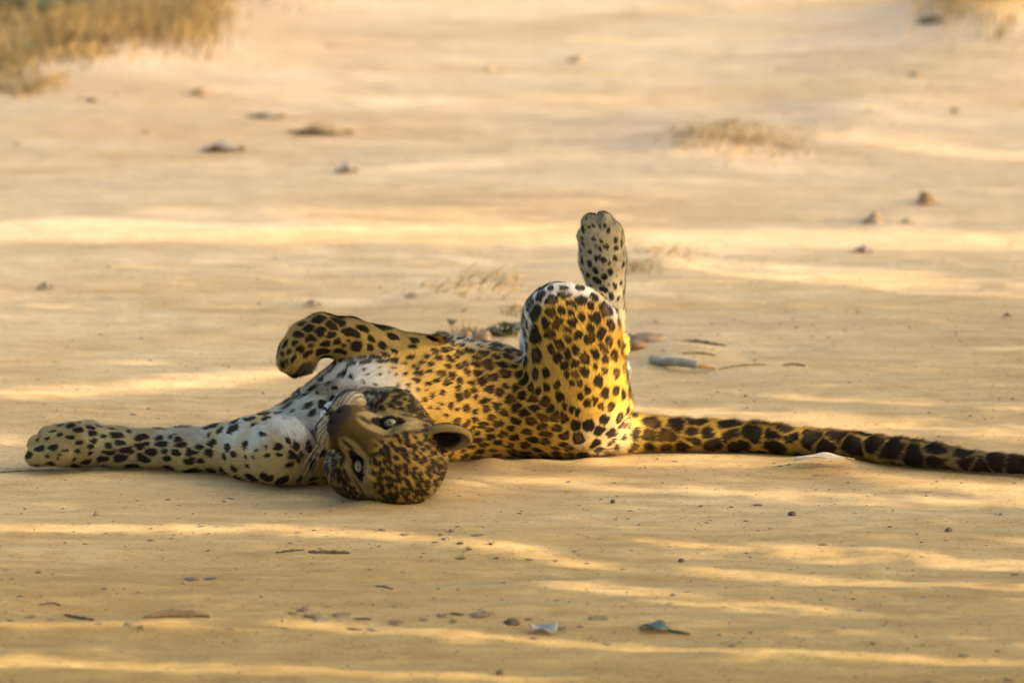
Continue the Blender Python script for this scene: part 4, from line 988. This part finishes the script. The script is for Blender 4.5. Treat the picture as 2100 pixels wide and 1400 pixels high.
verge += [gsp(random.uniform(-200, 215), random.uniform(100, 170), 34, .08, 80, random.uniform(18, 42)) for _ in range(100)]
verge += [gsp(random.uniform(-200, 110), random.uniform(180, 225), 26, .05, 60, random.uniform(14, 30)) for _ in range(36)]
verge += [gsp(random.uniform(1000, 2100), random.uniform(-160, -60), 60, .3, 60, 40) for _ in range(40)]
verge += [gsp(random.uniform(380, 640), random.uniform(-50, 2), 40, .15, 50, 26) for _ in range(16)]
grass("grass_verge", verge, m_straw, None, 'stuff')
grass("grass_tuft", [gsp(2000, 46, 60, .3, 800, 44), gsp(1960, 40, 30, .1, 160, 30), gsp(2060, 40, 30, .1, 200, 40)], m_straw, "dry golden grass tuft in the top right corner", 'stuff')
grass("grass_tuft", [gsp(1500, 302, 44, .12, 420, 20), gsp(1420, 304, 38, .09, 260, 15), gsp(1590, 302, 50, .10, 260, 16), gsp(1620, 250, 90, .3, 120, 12), gsp(1800, 170, 110, .4, 160, 12), gsp(1480, 285, 60, .2, 60, 14)], m_straw, "flattened tuft of dry golden grass on the far track, right of the raised paw", 'stuff', (0.9, 0))
grass("grass_tuft", [gsp(1330, 524, 40, .10, 90, 16), gsp(1400, 530, 40, .10, 60, 14), gsp(1310, 560, 24, .03, 60, 20)], m_straw, "thin wisps of dry grass just right of the raised hind leg", 'stuff', (1.0, 0))
grass("grass_tuft", [gsp(960, 600, 28, .08, 60, 20), gsp(1000, 584, 26, .08, 50, 30), gsp(1045, 590, 24, .08, 50, 22), gsp(890, 606, 24, .03, 40, 20)], m_straw, "thin wisps of dry grass left of the leopard's raised knee", 'stuff', (0.9, .2))
grass("grass_tuft", [gsp(955, 700, 26, .02, 40, 30), gsp(1000, 700, 20, .02, 30, 26), gsp(1050, 640, 12, .03, 24, 26)], m_straw, "sparse straw stalks poking up right behind the leopard's belly", 'stuff', (0.0, 0))
def plant(u, v, su, cnt, h, label, mat=None):
    p = G(u, v); k = (p[1] + 11.74) / 11.74 * S; V = []; F_ = []; nb = 0
    for _ in range(cnt):
        x, y = random.gauss(0, su * k), random.gauss(0, su * k * .6); z = random.uniform(0, h * k); L_ = random.uniform(6, 13) * k
        d1 = np.array([random.gauss(0, 1), random.gauss(0, 1), random.gauss(0, .5)]); d1 /= np.linalg.norm(d1); d2 = np.cross(d1, [random.gauss(0, .4), random.gauss(0, .4), 1]); d2 /= np.linalg.norm(d2)
        c_ = np.array([x, y, z]); V += [c_ - d1 * L_, c_ + d2 * L_ * .4, c_ + d1 * L_, c_ - d2 * L_ * .4]; F_.append((nb, nb + 1, nb + 2, nb + 3)); nb += 4
    root = empty("low_plant", (p[0], p[1], gz(p[0], p[1]))); tag(root, label, "plant")
    lv = mesh_np("foliage", V, F_, mat or m_green, root, False); tag(lv, kind='stuff')
    for j in range(5):
        an = j * 1.3; poly_mesh("stem", *tube([(0, 0, -.004), (math.cos(an) * su * k * .5, math.sin(an) * su * k * .3, h * k * .5), (math.cos(an) * su * k, math.sin(an) * su * k * .5, h * k * .9)], [.0015, .0011, .0006], 5), m_twig, root)
plant(1045, 702, 12, 120, 26, "low dark green plant tucked against the leopard's raised thigh")
plant(1018, 704, 14, 60, 14, "low olive plant between the two brown stones and the dark green plant")
plant(965, 706, 16, 40, 12, "sparse olive leaves growing round the brown stones behind the belly")
plant(97, 104, 16, 160, 44, "small green weed standing in the dry grass verge, upper left")
plant(60, 80, 80, 900, 46, "dusty olive bush in the dry grass in the top left corner")
plant(200, 84, 70, 420, 26, "low olive growth along the dry grass verge, right of the green weed")
plant(48, 160, 14, 60, 22, "small dark weed at the left edge below the dry grass verge")
